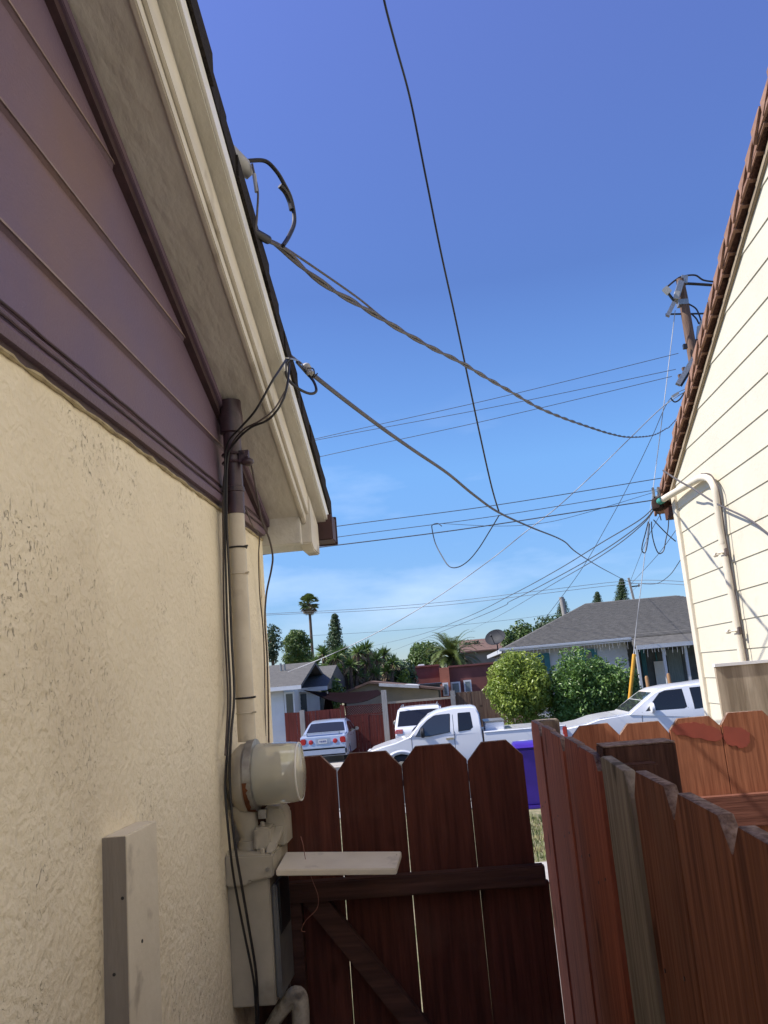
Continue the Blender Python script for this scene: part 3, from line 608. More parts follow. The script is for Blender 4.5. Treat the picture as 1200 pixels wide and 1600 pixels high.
# service mast on the right wall
hp = [atx(a, b, x) for a, b, x in ((1030, 784, 1.70), (1048, 773, 1.735), (1088, 750, 1.758), (1099, 746, 1.758), (1108, 748, 1.758), (1115, 758, 1.758), (1119, 775, 1.758), (1124, 810, 1.76), (1129, 845, 1.762))]
vx = hp[-1]
ms = empty('service_mast', (1.75, vx.y, G), 'ivory painted bent service pipe strapped on the ivory siding', 'pipe')
q = MB(); q.tube(smoothpts(hp+[(1.764, vx.y-.0, vx.z-.3), (1.765, vx.y, G)], 6), .0235, 18); q.build('mast_pipe', M['ivory'], ms, smooth=True)
q = MB(); q.tube([hp[0]-(hp[1]-hp[0])*.1, hp[0]+(hp[1]-hp[0])*.35], .025, 16); q.build('green_sleeve', M['green'], ms, smooth=True)
h0 = hp[0]-(hp[1]-hp[0])*.15
wh = empty('weatherhead', h0, 'dark brown weatherhead with looping wires on the service pipe end', 'weatherhead')
q = MB(); q.tube([h0+Vector((0, 0, .035)), h0+Vector((0, 0, .02)), h0+Vector((0, .0, -.045)), h0+Vector((0, .0, -.06)), h0+Vector((0, 0, -.065))], [.03, .042, .046, .032, .01], 14); q.build('head_cap', M['weather'], wh, smooth=True)
q = MB(); q.box(h0.x-.026, h0.x-.010, h0.y-.01, h0.y+.02, h0.z+.03, h0.z+.12); q.box(h0.x+.012, h0.x+.028, h0.y-.01, h0.y+.02, h0.z+.04, h0.z+.12); q.box(h0.x-.026, h0.x+.028, h0.y-.01, h0.y+.02, h0.z+.03, h0.z+.05); q.build('insulator_bracket', M['steel'], wh, bevel=.003)
def loop(pts, r, m):
    q = MB(); q.tube(smoothpts([aty(a, b, h0.y-.02) for a, b in pts], 6), r, 6); q.build('wire_loop', m, wh, smooth=True)
loop([(1013, 815), (1008, 835), (1004, 850), (1003, 860), (1007, 864), (1010, 858), (1013, 840), (1015, 818)], .004, M['cable'])
loop([(1018, 815), (1019, 835), (1024, 855), (1030, 865), (1037, 860), (1040, 845), (1044, 825), (1045, 805)], .004, M['cable'])
loop([(1021, 812), (1032, 824), (1044, 836), (1056, 846)], .004, M['cable'])
loop([(1024, 800), (1030, 803), (1033, 813)], .004, M['cable'])
for px, py in ((1131, 863), (1153, 985)):
    c_ = atx(px, py, 1.75); z = c_.z
    q = MB(); q.tube([(1.75+.026*cos(t), vx.y+.026*sin(t), z) for t in [2*pi*i/20 for i in range(21)]], .0035, 6)
    q.tube([(1.75, vx.y, z), (1.74, vx.y+.075, z)], .004, 6); q.tube([(1.738, vx.y+.075, z), (1.735, vx.y+.10, z)], .013, 10); q.tube([(1.745, vx.y, z), (1.745, vx.y-.05, z)], .005, 6); q.build('pipe_strap', M['ivory'], ms, smooth=True)
    q = MB(); q.box(1.745, 1.762, vx.y-.075, vx.y-.045, z-.025, z+.02); q.build('strap_bolt', M['cablebrown'], ms, bevel=.003)
dy = Vector((0, -.064, 0))
cable('mast_cable', [hp[3]+Vector((-.0, .03, .03)), hp[4]+Vector((0, -.03, .02)), hp[5]+Vector((0, -.05, 0)), hp[6]+dy, hp[7]+dy, hp[8]+dy, Vector((1.765, vx.y-.064, vx.z-.5)), Vector((1.765, vx.y-.064, vx.z-1.0)), Vector((1.765, vx.y-.064, G+.1))], .005, M['cablebrown'], 'dark cable running down right beside the bent service pipe')
cable('wall_drop_cable', [atx(1036, 735, 1.60)] + [atx(a, b, x) for a, b, x in ((1062, 752, 1.66), (1084, 764, 1.71), (1108, 780, 1.745), (1130, 792, 1.755), (1160, 806, 1.76), (1180, 818, 1.765), (1205, 838, 1.77), (1260, 880, 1.775))], .006, M['cablegrey'], 'grey cable crossing the ivory siding to the right edge')
# ------------------------------------------------------------------ overhead wires
def wirepts(px, d0=None, d1=None, P0=None, P1=None):
    A = P0 or aty(px[0][0], px[0][1], d0); B = P1 or aty(px[-1][0], px[-1][1], d1)
    n = Vector((B.y-A.y, -(B.x-A.x), 0)); out = []
    if P0: out.append(P0)
    for i, (x, y) in enumerate(px):
        d = ray(x, y); dn = d.dot(n)
        p = d*(A.dot(n)/dn) if abs(dn) > 1e-6 else A
        out.append(p)
    if P1: out.append(P1)
    return out
def wire(name, px, r, m, label, group=None, k=8, seg=6, **kw):
    q = MB(); q.tube(smoothpts(wirepts(px, **kw), k), r, seg); return tag(q.build(name, m, smooth=True), label, 'wire', group)
POLE = Vector((8.2, 24, 0))
def Pz(z, dx=0, dy=0): return Vector((POLE.x+dx, POLE.y+dy, z))
# twisted main service drop
base = smoothpts(wirepts([(396, 362), (440, 388), (480, 424), (520, 453), (560, 476), (600, 500), (640, 524), (680, 546), (720, 566), (760, 590), (800, 613), (840, 636), (880, 653), (920, 667), (955, 678), (985, 683), (1020, 680), (1040, 670), (1054, 658)], P0=atx(388, 350, -.40), P1=Pz(aty(1094, 612, 24).z)), 40)
def twist(base, rt, rs, pitch, strands, seg=6, ph=0):
    q = MB(); s = 0; acc = [0]
    for i in range(1, len(base)): s += (base[i]-base[i-1]).length; acc.append(s)
    # resample
    st = pitch/8; P = []; i = 0; d = 0
    while d < s:
        while acc[i+1] < d: i += 1
        t = (d-acc[i])/(acc[i+1]-acc[i]); P.append((base[i].lerp(base[i+1], t), (base[i+1]-base[i]).normalized(), d)); d += st*(1+d*.12)
    for k in range(strands):
        Q = []
        for p, t, dd in P:
            a = 2*pi*(math.log(1+dd*.12)/.12)/pitch+2*pi*k/strands+ph; up = Vector((0, 0, 1)); sd_ = t.cross(up).normalized(); up2 = sd_.cross(t)
            Q.append(p+(sd_*cos(a)+up2*sin(a))*rt)
        q.tube(Q, rs, seg)
    return q
tag(twist(base, .0050, .0050, .34, 2).build('service_drop', M['cablegrey'], smooth=True), 'thick twisted service drop sagging from the left roof to the wooden pole', 'wire')
wire('messenger_wire', [(440, 384), (500, 424), (560, 466), (600, 498), (640, 523)], .0035, M['cablegrey'], 'thin straight wire just above the start of the twisted service drop', P0=base[60], P1=base[400])
# weatherhead end of the drop on the left roof
ins = empty('roof_weatherhead', atx(366, 240, -.40), 'white weatherhead peeping over the left roof edge', 'weatherhead')
wc = atx(358, 240, -.42)
q = MB(); q.tube([wc+Vector((-.06, 0, -.06)), wc+Vector((-.03, 0, .0)), wc+Vector((-.005, .02, .01)), wc+Vector((.025, .045, -.012)), wc+Vector((.04, .06, -.03))], [.022, .028, .029, .023, .013], 16); q.build('head_cap', M['porcelain'], ins, smooth=True)
dd = wc.y+.04
def yc(L, r, nm, m, lab): return cable(nm, [aty(a, b, d) for a, b, d in L], r, m, lab)
yc([(372, 262, dd), (378, 254, dd+.01), (392, 251, dd+.02), (415, 252, dd+.04), (432, 268, dd+.06), (444, 288, dd+.08), (455, 312, dd+.1), (460, 345, dd+.1), (452, 368, dd+.06), (442, 384, dd+.02)], .0058, 'drip_loop', M['cable'], 'big black drip loop curving from the white roof weatherhead')
yc([(370, 270, dd), (374, 262, dd), (380, 258, dd)], .004, 'hook_wire', M['cablegrey'], 'short hooked wire end under the white roof weatherhead')
yc([(394, 256, dd), (398, 275, dd), (403, 300, dd), (402, 330, dd), (400, 360, dd)], .0028, 'neutral_wire', M['cablegrey'], 'thin bare wire hanging inside the black drip loop')
yc([(397, 272, dd), (401, 300, dd)], .0052, 'wire_splice', M['porcelain'], 'pale splice sleeve on the thin wire inside the drip loop')
yc([(437, 290, dd+.07), (446, 300, dd+.085), (453, 315, dd+.1), (456, 328, dd+.1)], .0075, 'tape_wrap', M['cable'], 'lumpy black tape wrap on the big drip loop')
q = MB(); q.tube([base[18], base[40], base[62]], .012, 10); tag(q.build('splice_clamp', M['cable'], smooth=True), 'dark splice clamp at the start of the twisted service drop', 'clamp')
# second drop
S2 = atx(474, 572, -.36)
FAR = aty(1000, 912, 60)
wire('second_drop', [(492, 588), (540, 626), (600, 671), (650, 706), (700, 740), (740, 773), (780, 801), (830, 824), (880, 845), (905, 866), (950, 893), (985, 910)], .0078, M['cablegrey'], 'straight grey drop wire running from the left rake hook past the dangling wire', P0=S2, P1=FAR)
yi = S2.y
ik = empty('wire_insulator', S2, 'small white knob insulator where the second drop meets the rake', 'insulator')
q = MB(); a = aty(476, 569, yi); b = aty(486, 586, yi); q.tube([a, a.lerp(b, .15), a.lerp(b, .5), a.lerp(b, .6), a.lerp(b, .9), b], [.008, .014, .014, .011, .013, .008], 14); q.build('knob', M['porcelain'], ik, smooth=True)
q = MB(); q.tube(smoothpts([aty(411, 549, 2.34), aty(440, 558, 2.36), aty(452, 560, 2.38), aty(466, 564, yi), aty(478, 574, yi)]), .003, 6); q.build('hook', M['steel'], ik, smooth=True)
yc([(444, 545, 2.5), (455, 556, 2.5), (470, 568, 2.5)], .004, 'guy_strand', M['cablegrey'], 'short grey strand tying the insulator to the rake')
yc([(452, 560, 2.38), (446, 572, 2.36), (450, 592, 2.36), (466, 607, 2.4), (484, 615, 2.44), (494, 611, 2.46), (490, 596, 2.48), (478, 582, yi), (464, 566, 2.4)], .0045, 'slack_loop', M['cable'], 'slack black loop of cable under the knob insulator')
yc([(480, 575, yi-.02), (489, 576, yi-.02), (491, 584, yi-.01), (487, 592, yi), (494, 586, yi), (496, 583, yi)], .0022, 'tie_wire', M['cable'], 'thin black tie wire round the knob insulator')
# overhead single line coming from above
J = wirepts([(780, 801)], P0=S2, P1=FAR)[1]
wire('overhead_line', [(590, -60), (600, 0), (618, 70), (641, 155), (664, 270), (688, 390), (710, 490), (730, 585), (750, 680), (768, 760)], .0055, M['cable'], 'single black line dropping steeply from the top of the sky', d0=3.0, P1=J)
wire('dangling_wire', [(780, 805), (765, 830), (748, 857), (732, 876), (716, 886), (702, 885), (690, 868), (680, 848), (675, 826), (676, 820), (684, 818), (690, 822)], .0042, M['cable'], 'black wire dangling in a hook below the crossing drops', d0=J.y, d1=J.y+.8)
# street lines
u3 = 'three upper street lines left of the wooden pole'
for p, q_, lab, z_ in (((487, 687), (1060, 552), 'highest of the three upper street lines', 0), ((487, 689), (1056, 577), 'middle of the three upper street lines', 0), ((480, 718), (1050, 588), 'lowest of the three upper street lines', 0)):
    A = aty(*p, 26); A2 = A+(A-aty(*q_, 24))*.8
    m1 = p[0]*.5+q_[0]*.5, p[1]*.5+q_[1]*.5+3
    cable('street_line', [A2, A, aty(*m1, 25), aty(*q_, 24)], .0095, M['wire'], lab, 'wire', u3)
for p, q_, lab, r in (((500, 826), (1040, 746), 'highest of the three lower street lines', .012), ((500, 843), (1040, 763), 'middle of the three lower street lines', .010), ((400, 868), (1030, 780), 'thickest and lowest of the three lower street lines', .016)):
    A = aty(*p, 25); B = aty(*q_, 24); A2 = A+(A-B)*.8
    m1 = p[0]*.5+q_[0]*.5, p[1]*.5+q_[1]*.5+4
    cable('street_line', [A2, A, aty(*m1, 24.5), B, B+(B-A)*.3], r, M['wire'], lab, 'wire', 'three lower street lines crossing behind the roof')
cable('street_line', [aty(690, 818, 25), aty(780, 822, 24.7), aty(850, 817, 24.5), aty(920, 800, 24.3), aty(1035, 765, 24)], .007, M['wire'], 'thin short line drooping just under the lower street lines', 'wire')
wire('pale_drop', [(1040, 632), (985, 684), (930, 738), (870, 793), (820, 832), (770, 872), (700, 922), (630, 966), (560, 1003), (500, 1030), (450, 1050)], .013, M['wirewhite'], 'mottled pale drop from the wooden pole down to the white house at the left', P0=Pz(aty(1100, 600, 24).z), d1=30)
wire('roof_drop', [(1048, 622), (1020, 680), (1000, 722), (975, 772), (950, 818), (905, 895), (845, 975)], .011, M['wire'], 'drop wire falling from the pole to the grey roofed house', P0=Pz(aty(1096, 600, 24).z, 0, .1), d1=37)
for L_, dd_, lab in (([(1000, 812), (940, 848), (870, 891), (800, 929), (720, 968), (640, 996), (570, 1012)], 60, 'upper wire fanning left from the ivory house weatherhead'),
                   ([(1003, 817), (940, 862), (870, 902), (800, 938), (720, 975), (600, 1022)], 60, 'middle wire fanning left from the ivory house weatherhead'),
                   ([(1003, 820), (940, 868), (860, 915), (780, 962), (735, 985)], 70, 'lower wire fanning left from the ivory house weatherhead')):
    wire('fan_wire', L_, .0045, M['wire'], lab, 'wires fanning out of the weatherhead', P0=h0.copy(), d1=dd_)
for y0_, y1_, y2_, lab in ((959, 940, 907, 'upper of the two distant parallel lines over the palm'), (961, 945, 912, 'lower of the two distant parallel lines over the palm')):
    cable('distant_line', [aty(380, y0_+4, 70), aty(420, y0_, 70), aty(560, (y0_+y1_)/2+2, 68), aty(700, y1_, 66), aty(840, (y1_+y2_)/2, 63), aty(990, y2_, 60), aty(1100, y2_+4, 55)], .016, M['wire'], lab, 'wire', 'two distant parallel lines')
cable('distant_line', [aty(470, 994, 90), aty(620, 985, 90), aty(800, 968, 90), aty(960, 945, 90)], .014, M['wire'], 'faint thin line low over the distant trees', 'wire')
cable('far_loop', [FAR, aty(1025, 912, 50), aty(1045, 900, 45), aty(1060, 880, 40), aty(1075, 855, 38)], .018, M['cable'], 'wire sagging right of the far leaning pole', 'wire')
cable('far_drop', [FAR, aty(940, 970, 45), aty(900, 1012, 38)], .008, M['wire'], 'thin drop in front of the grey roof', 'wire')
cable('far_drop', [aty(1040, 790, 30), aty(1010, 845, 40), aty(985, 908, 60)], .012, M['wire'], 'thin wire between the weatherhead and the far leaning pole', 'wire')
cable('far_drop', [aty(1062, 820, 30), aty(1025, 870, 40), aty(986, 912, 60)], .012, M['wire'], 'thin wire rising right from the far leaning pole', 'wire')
# ------------------------------------------------------------------ utility pole
up = empty('utility_pole', (8.2, 24, ST), 'tall brown wooden utility pole with insulators above the ivory house roof', 'utility pole')
zt = aty(1068, 436, 24).z
q = MB(); q.tube([(8.2, 24, ST), (8.2, 24, zt-.6), (8.2, 24, zt)], [.20, .14, .12], 14); q.build('shaft', M['polewood'], up, smooth=True)
Y24 = lambda a, b, dy=0: aty(a, b, 24-dy)
def bar(a, b, wd, m, nm, par=up):
    a = Vector(a); b = Vector(b); q = MB(); q.tube([a, b], wd, 4); o = q.build(nm, m, par); return o
bar(Y24(1064, 440, .2), Y24(1055, 472, .2), .12, M['steel'], 'cutout_bracket')
bar(Y24(1041, 454, .3), Y24(1053, 470, .25), .045, M['blackplastic'], 'bracket_arm')
bar(Y24(1053, 473, .3), Y24(1043, 494, .3), .085, M['steel'], 'fuse_cutout')
bar(Y24(1058, 456, .3), Y24(1056, 468, .3), .10, M['porcelain'], 'insulator')
bar(Y24(1038, 450, .35), Y24(1046, 458, .35), .11, M['porcelain'], 'insulator')
bar(Y24(1066, 470), Y24(1067, 478), .20, M['steel'], 'band')
bar(Y24(1069, 432), Y24(1068, 444), .13, M['steel'], 'top_cap')
bar(Y24(1040, 491), Y24(1102, 490), .03, M['cable'], 'cross_wire')
cable('jumper_wire', [Y24(1044, 447), Y24(1055, 438), Y24(1066, 432), Y24(1086, 430), Y24(1100, 438), Y24(1125, 441)], .028, M['cable'], 'uppermost jumper wire arching over the pole top', 'wire')
cable('jumper_wire', [Y24(1070, 443), Y24(1090, 444), Y24(1120, 446)], .045, M['cable'], 'thick straight jumper wire right of the pole top', 'wire')
cable('jumper_wire', [Y24(1076, 475), Y24(1088, 483), Y24(1095, 500), Y24(1096, 510)], .025, M['cable'], 'curved jumper wire down the right of the pole', 'wire')
cable('jumper_wire', [Y24(1080, 490), Y24(1088, 498), Y24(1092, 506)], .025, M['cable'], 'small curved jumper wire nearest the pole shaft', 'wire')
for a, b in ((1096, 508), (1092, 516), (1091, 528)):
    bar(Y24(a, b-6), Y24(a-1, b+6), .065, M['porcelain'], 'insulator')
bar(Y24(1084, 534), Y24(1092, 532), .07, M['blackplastic'], 'bracket_arm')
bar(Y24(1070, 538, .2), Y24(1071, 545, .2), .08, M['blackplastic'], 'spool')
bar(Y24(1084, 560, .3), Y24(1059, 601, .3), .10, M['steel'], 'crossarm')
bar(Y24(1086, 568, .3), Y24(1064, 603, .3), .045, M['blackplastic'], 'brace')
bar(Y24(1050, 620, .3), Y24(1060, 614, .3), .05, M['porcelain'], 'insulator')
cable('jumper_wire', [Y24(1048, 622), Y24(1054, 628), Y24(1062, 624), Y24(1070, 612)], .022, M['cable'], 'tangled jumper wire below the steel crossarm', 'wire')
for a, b in ((1066, 577), (1060, 588)): bar(Y24(a, b), Y24(a+4, b-1), .07, M['polewood'], 'spool')
cable('guy_wire', [Y24(1055, 485, .3), aty(1040, 610, 24.4), aty(1028, 705, 24.8), aty(1012, 830, 25.3), aty(1003, 905, 25.6), aty(993, 990, 26.0), aty(990, 1024, 26.2)], .012, M['wirewhite'], 'straight pale guy wire slanting from the pole top to the yellow guard', 'wire')
tag(cyl(aty(991, 1022, 26.2), aty(978, 1150, 26.5), .058, 10).build('guy_guard', M['yellow'], smooth=True), 'yellow plastic guard at the foot of the guy wire', 'guard')
# far leaning pole
fp = empty('far_pole', (aty(1000, 940, 60).x, 60, ST), 'small distant leaning pole with one crossarm above the grey roof', 'utility pole')
bar(aty(982, 903, 60), aty(1020, 1060, 60), .10, M['greypole'], 'shaft', fp); bar(aty(984, 917, 60), aty(1000, 915, 60), .06, M['blackplastic'], 'crossarm', fp); bar(aty(998, 917, 60), aty(998, 912, 60), .06, M['porcelain'], 'insulator', fp)
# ------------------------------------------------------------------ vehicles
class Car:
    """x runs from nose to tail, z up from the ground, side outlines as (x, z)"""
    def __init__(s, root, W, belt, top, inset, L, nose=.10, tail=.05):
        s.root = root; s.W = W; s.belt = belt; s.top = top; s.inset = inset; s.L = L; s.nose = nose; s.tail = tail
    def hw(s, x, z):
        h = s.W/2
        if z > s.belt: h *= 1-s.inset*((z-s.belt)/(s.top-s.belt))**1.15
        else: h *= 1-.035*((s.belt-z)/s.belt)**2-.02*max(0, (z/s.belt-.75)*4)**2
        if x < .8: h *= 1-s.nose*(1-x/.8)**2
        if x > s.L-.7: h *= 1-s.tail*((x-(s.L-.7))/.7)**2
        return h
    def shell(s, outline, m, name='body', bev=.05):
        bm = bmesh.new(); n = len(outline)
        v0 = [bm.verts.new((x, -1, z)) for x, z in outline]; v1 = [bm.verts.new((x, 1, z)) for x, z in outline]
        bm.faces.new(v0); bm.faces.new(v1[::-1]); rim = []
        for i in range(n): bm.faces.new((v0[i], v1[i], v1[(i+1) % n], v0[(i+1) % n]))
        bmesh.ops.recalc_face_normals(bm, faces=bm.faces)
        for e in bm.edges:
            a, b = e.verts
            if a.co.y == b.co.y and min(a.co.z, b.co.z) > s.belt*.55: rim.append(e)
        bmesh.ops.bevel(bm, geom=rim, offset=bev, segments=3, affect='EDGES', clamp_overlap=True)
        for z in [s.belt*k/5 for k in range(1, 6)]+[s.belt+(s.top-s.belt)*k/6 for k in range(1, 6)]:
            bmesh.ops.bisect_plane(bm, geom=bm.verts[:]+bm.edges[:]+bm.faces[:], plane_co=(0, 0, z), plane_no=(0, 0, 1))
        for x in [.1, .2, .3, .45, .6, .8]+[s.L-k for k in (.1, .25, .4, .55, .7)]:
            bmesh.ops.bisect_plane(bm, geom=bm.verts[:]+bm.edges[:]+bm.faces[:], plane_co=(x, 0, 0), plane_no=(1, 0, 0))
        for y in (-.6, -.2, .2, .6):
            bmesh.ops.bisect_plane(bm, geom=bm.verts[:]+bm.edges[:]+bm.faces[:], plane_co=(0, y, 0), plane_no=(0, 1, 0))
        for v in bm.verts:
            y = v.co.y; v.co.y = (1 if y > 0 else -1)*(s.hw(v.co.x, v.co.z)-(1-abs(y))) if abs(y) > .9 else y*s.hw(v.co.x, v.co.z)
            if v.co.z > s.top-.15: v.co.z += .03*(1-(v.co.y/s.W*2)**2)
        bmesh.ops.triangulate(bm, faces=[f for f in bm.faces if len(f.verts) > 4])
        me = bpy.data.meshes.new(name); bm.to_mesh(me); bm.free(); me.materials.append(m); me.shade_smooth(); me.set_sharp_from_angle(angle=radians(35))
        o = bpy.data.objects.new(name, me); C.objects.link(o); o.parent = s.root; return o
    def patch(s, poly, m, name, off=.004, th=.012, sides=(-1, 1), parent=None):
        if name == 'side_window':
            cx_ = sum(p[0] for p in poly)/len(poly); cz_ = sum(p[1] for p in poly)/len(poly); gk = []
            for x, z in poly:
                d = hypot(x-cx_, z-cz_); gk.append((cx_+(x-cx_)*(1+.022/d), cz_+(z-cz_)*(1+.022/d)))
            s.patch(gk, M['blackplastic'], 'window_seal', off=off-.0025, th=.01, sides=sides)
        for sd_ in sides:
            bm = bmesh.new(); vs = [bm.verts.new((x, 0, z)) for x, z in poly]; bm.faces.new(vs)
            zs_ = [z for x, z in poly]; z0, z1 = min(zs_), max(zs_)
            for k in range(1, 5): bmesh.ops.bisect_plane(bm, geom=bm.verts[:]+bm.edges[:]+bm.faces[:], plane_co=(0, 0, z0+(z1-z0)*k/5), plane_no=(0, 0, 1))
            for v in bm.verts: v.co.y = sd_*(s.hw(v.co.x, v.co.z)+off)
            r = bmesh.ops.extrude_face_region(bm, geom=bm.faces[:])
            for v in [g for g in r['geom'] if isinstance(g, bmesh.types.BMVert)]: v.co.y -= sd_*th
            bmesh.ops.recalc_face_normals(bm, faces=bm.faces)
            me = bpy.data.meshes.new(name); bm.to_mesh(me); bm.free(); me.materials.append(m)
            o = bpy.data.objects.new(name, me); C.objects.link(o); o.parent = parent or s.root
    def cross(s, x0, z0, x1, z1, m, name, k=.86, off=.006, th=.015, n=6, kl=None):
        """glass or panel across the width on the sloping segment (x0,z0)-(x1,z1)"""
        d = Vector((x1-x0, 0, z1-z0)); nn = Vector((-d.z, 0, d.x)).normalized()
        if nn.z < 0: nn = -nn
        q = MB(); vs = []; fs = []
        for j in range(2):
            for i in range(2):
                x, z = (x0, z0) if i == 0 else (x1, z1); h = s.hw(x, z)*k
                for t in range(n+1):
                    y = -h+2*h*t/n; p = Vector((x, y, z))+nn*(off-j*th)
                    p.z += .03*(1-(y/s.W*2)**2)*(1 if max(z0, z1) > s.top-.15 and i == (0 if z0 > z1 else 1) else 0)
                    vs.append(p)
        c = n+1
        for t in range(n): fs += [(t, t+1, c+t+1, c+t), (2*c+t, 3*c+t, 3*c+t+1, 2*c+t+1)]
        for t in range(n): fs += [(t, 2*c+t, 2*c+t+1, t+1), (c+t, c+t+1, 3*c+t+1, 3*c+t)]
        fs += [(0, c, 3*c, 2*c), (n, 2*c+n, 3*c+n, c+n)]
        q.add(vs, fs); return q.build(name, m, s.root, local=True)
    def wheel(s, x, r, rimm, yo=.0):
        for sd_ in (-1, 1):
            w0 = s.W/2*.97-yo; q = MB()
            q.tube([(x, sd_*(w0-.21), r), (x, sd_*(w0-.20), r), (x, sd_*(w0-.02), r), (x, sd_*w0, r)], [r*.8, r, r, r*.93], 24); t = q.build('wheel', M['tyre'], s.root, smooth=True, local=True)
            q = MB(); q.tube([(x, sd_*(w0-.01), r), (x, sd_*(w0+.006), r)], [r*.66, r*.62], 20)
            for k in range(6):
                a = k*pi/3; q.tube([(x, sd_*(w0+.01), r), (x+cos(a)*r*.58, sd_*(w0+.01), r+sin(a)*r*.58)], .03, 4)
            q.build('rim', rimm, t, local=True)
    def part(s, mb, m, name, bevel=0, smooth=False, parent=None): return mb.build(name, m, parent or s.root, local=True, bevel=bevel, smooth=smooth)
    def mirror(s, x, z, m, sx=.12, sz=.09):
        for sd_ in (-1, 1):
            y = sd_*(s.hw(x, z)+.10); q = MB(); q.tube([(x-.05, y, z), (x-.03, y, z), (x+.03, y, z), (x+.05, y, z)], [sz*.6, sz, sz*1.05, sz*.9], 12)
            q.box(x-.02, x+.02, min(y, sd_*(s.hw(x, z)-.02)), max(y, sd_*(s.hw(x, z)-.02)), z-.05, z-.02); s.part(q, m, 'mirror', smooth=True)
def arch(xc, r, zb, n=9, zc=None):
    zc = zc if zc is not None else r*.9
    a0 = math.asin((zc-zb)/r) if abs((zc-zb)/r) < 1 else 0
    return [(xc+r*cos(pi+a0-(pi+2*a0)*i/(n-1)), zc+r*sin(pi+a0-(pi+2*a0)*i/(n-1))) for i in range(n)][::1]
# --- pickup truck, near side at y = 22, nose to the left
TX = aty(566, 1165, 22).x
def tl(px, py, Y=22, x0=None, z0=ST): p = aty(px, py, Y); return (p.x-(TX if x0 is None else x0), p.z-z0)
truck = empty('pickup_truck', (TX, 22.92, ST+.006), 'white extended cab pickup truck parked side on behind the gate', 'pickup truck')
T = Car(truck, 1.86, 1.14, 1.80, .17, 5.25, nose=.16, tail=.03)
cab_rear = tl(752, 1137)[0]; tail_x = tl(884, 1127)[0]; T.L = tail_x
rail_z = 1.17
out = [(.05, .38), (.0, .45), (.0, .68), (.03, .80), (.14, .90), (.5, 1.00), (.85, 1.07), (tl(640, 1147)[0], 1.20), (tl(655, 1132)[0], tl(655, 1131)[1]), (tl(667, 1120)[0], tl(667, 1120)[1]), (tl(683, 1113)[0], tl(683, 1112.5)[1]), (tl(708, 1108)[0], tl(708, 1107)[1]), (tl(737, 1106)[0], 1.80), (tl(744, 1108)[0], 1.76), (tl(749, 1118)[0], 1.60), (cab_rear, 1.30), (cab_rear+.01, .60)]
bot = [(cab_rear+.01, .42)] + [(1.40, .40)]+arch(.98, .41, .40)[::-1]+[(.5, .38)]
T.shell(out+bot, M['whitecar'], 'cab')
out2 = [(cab_rear+.05, .55), (cab_rear+.05, rail_z), (tail_x-.01, rail_z+.005), (tail_x, rail_z-.05), (tail_x, .55)]+[(tail_x-.05, .50)]+arch(tail_x-1.12, .41, .5)[::-1]
T.shell(out2, M['whitecar'], 'bed', bev=.02)
FW = [(650, 1151), (658, 1137), (668, 1127), (677, 1120.5), (687, 1117), (702, 1115.5), (702, 1144), (672, 1150)]
RW = [(715.5, 1114.5), (734, 1113), (738, 1136), (734, 1139.5), (717, 1142.5)]
T.patch([tl(*p) for p in FW], M['glass'], 'side_window'); T.patch([tl(*p) for p in RW], M['glassdark'], 'side_window')
T.patch([(tl(671, 1130)[0], .55), (tl(709, 1150)[0], .52), (tl(709, 1150)[0]+.012, 1.75), (tl(709, 1150)[0], 1.75)], M['blackplastic'], 'door_seam', off=.001, th=.004) if 0 else None
for a, b in (((tl(641, 1150)[0]+.02, .50), (tl(641, 1150)[0]+.02, 1.14)), ((tl(709, 1145)[0], .46), (tl(709, 1145)[0], 1.70))):
    T.patch([a, (a[0]+.012, a[1]), (b[0]+.012, b[1]), b], M['blackplastic'], 'door_seam', off=.0015, th=.006)
ws0 = tl(641, 1146); T.cross(tl(643, 1144)[0], tl(643, 1144)[1]-.01, tl(680, 1114)[0], tl(680, 1114)[1]-.015, M['glass'], 'windshield', off=.012)
T.cross(cab_rear-.005, 1.34, tl(748, 1117)[0]+.01, 1.62, M['glassdark'], 'rear_window', off=.03, k=.8)
hx, hz = tl(703, 1154)
q = MB(); q.box(hx-.10, hx+.10, -T.hw(hx, hz)-.03, -T.hw(hx, hz)+.0, hz-.03, hz+.015); q.box(hx-.10, hx+.10, T.hw(hx, hz), T.hw(hx, hz)+.03, hz-.03, hz+.015); T.part(q, M['chrome'], 'door_handle', bevel=.01)
T.mirror(tl(660, 1145)[0], tl(660, 1145)[1], M['blackplastic'], sz=.125)
# flared arches
for xc in (.98, tail_x-1.12):
    for sd_ in (-1, 1):
        q = MB(); q.tube([(xc+.47*cos(t), sd_*(T.W/2*.955), .37+.47*sin(t)) for t in [pi*i/16 for i in range(17)]], .06, 8); T.part(q, M['whitecar'], 'wheel_flare', smooth=True)
T.wheel(.98, .37, M['chrome']); T.wheel(tail_x-1.12, .37, M['chrome'])
q = MB(); q.box(-.02, .18, -T.W/2*.86, -T.W/2*.60, .68, .84); q.box(-.02, .18, T.W/2*.60, T.W/2*.86, .68, .84); T.part(q, M['plate'], 'headlight', bevel=.03)
q = MB(); q.box(.10, .24, -T.W/2*.90, -T.W/2*.84, .74, .86); T.part(q, M['amber'], 'turn_signal', bevel=.02)
q = MB(); q.box(-.03, .02, -.5, .5, .62, .82); T.part(q, M['blackplastic'], 'grille', bevel=.02)
q = MB(); q.box(-.08, .06, -.85, .85, .38, .56); T.part(q, M['chrome'], 'front_bumper', bevel=.04)
for sd_ in (-1, 1):
    q = MB(); q.box(tail_x-.10, tail_x+.012, min(sd_*.80, sd_*.925), max(sd_*.80, sd_*.925), .86, 1.13); T.part(q, M['redlight'], 'taillight', bevel=.02)
q = MB(); q.box(tail_x, tail_x+.12, -.85, .85, .42, .58); T.part(q, M['chrome'], 'rear_bumper', bevel=.03)
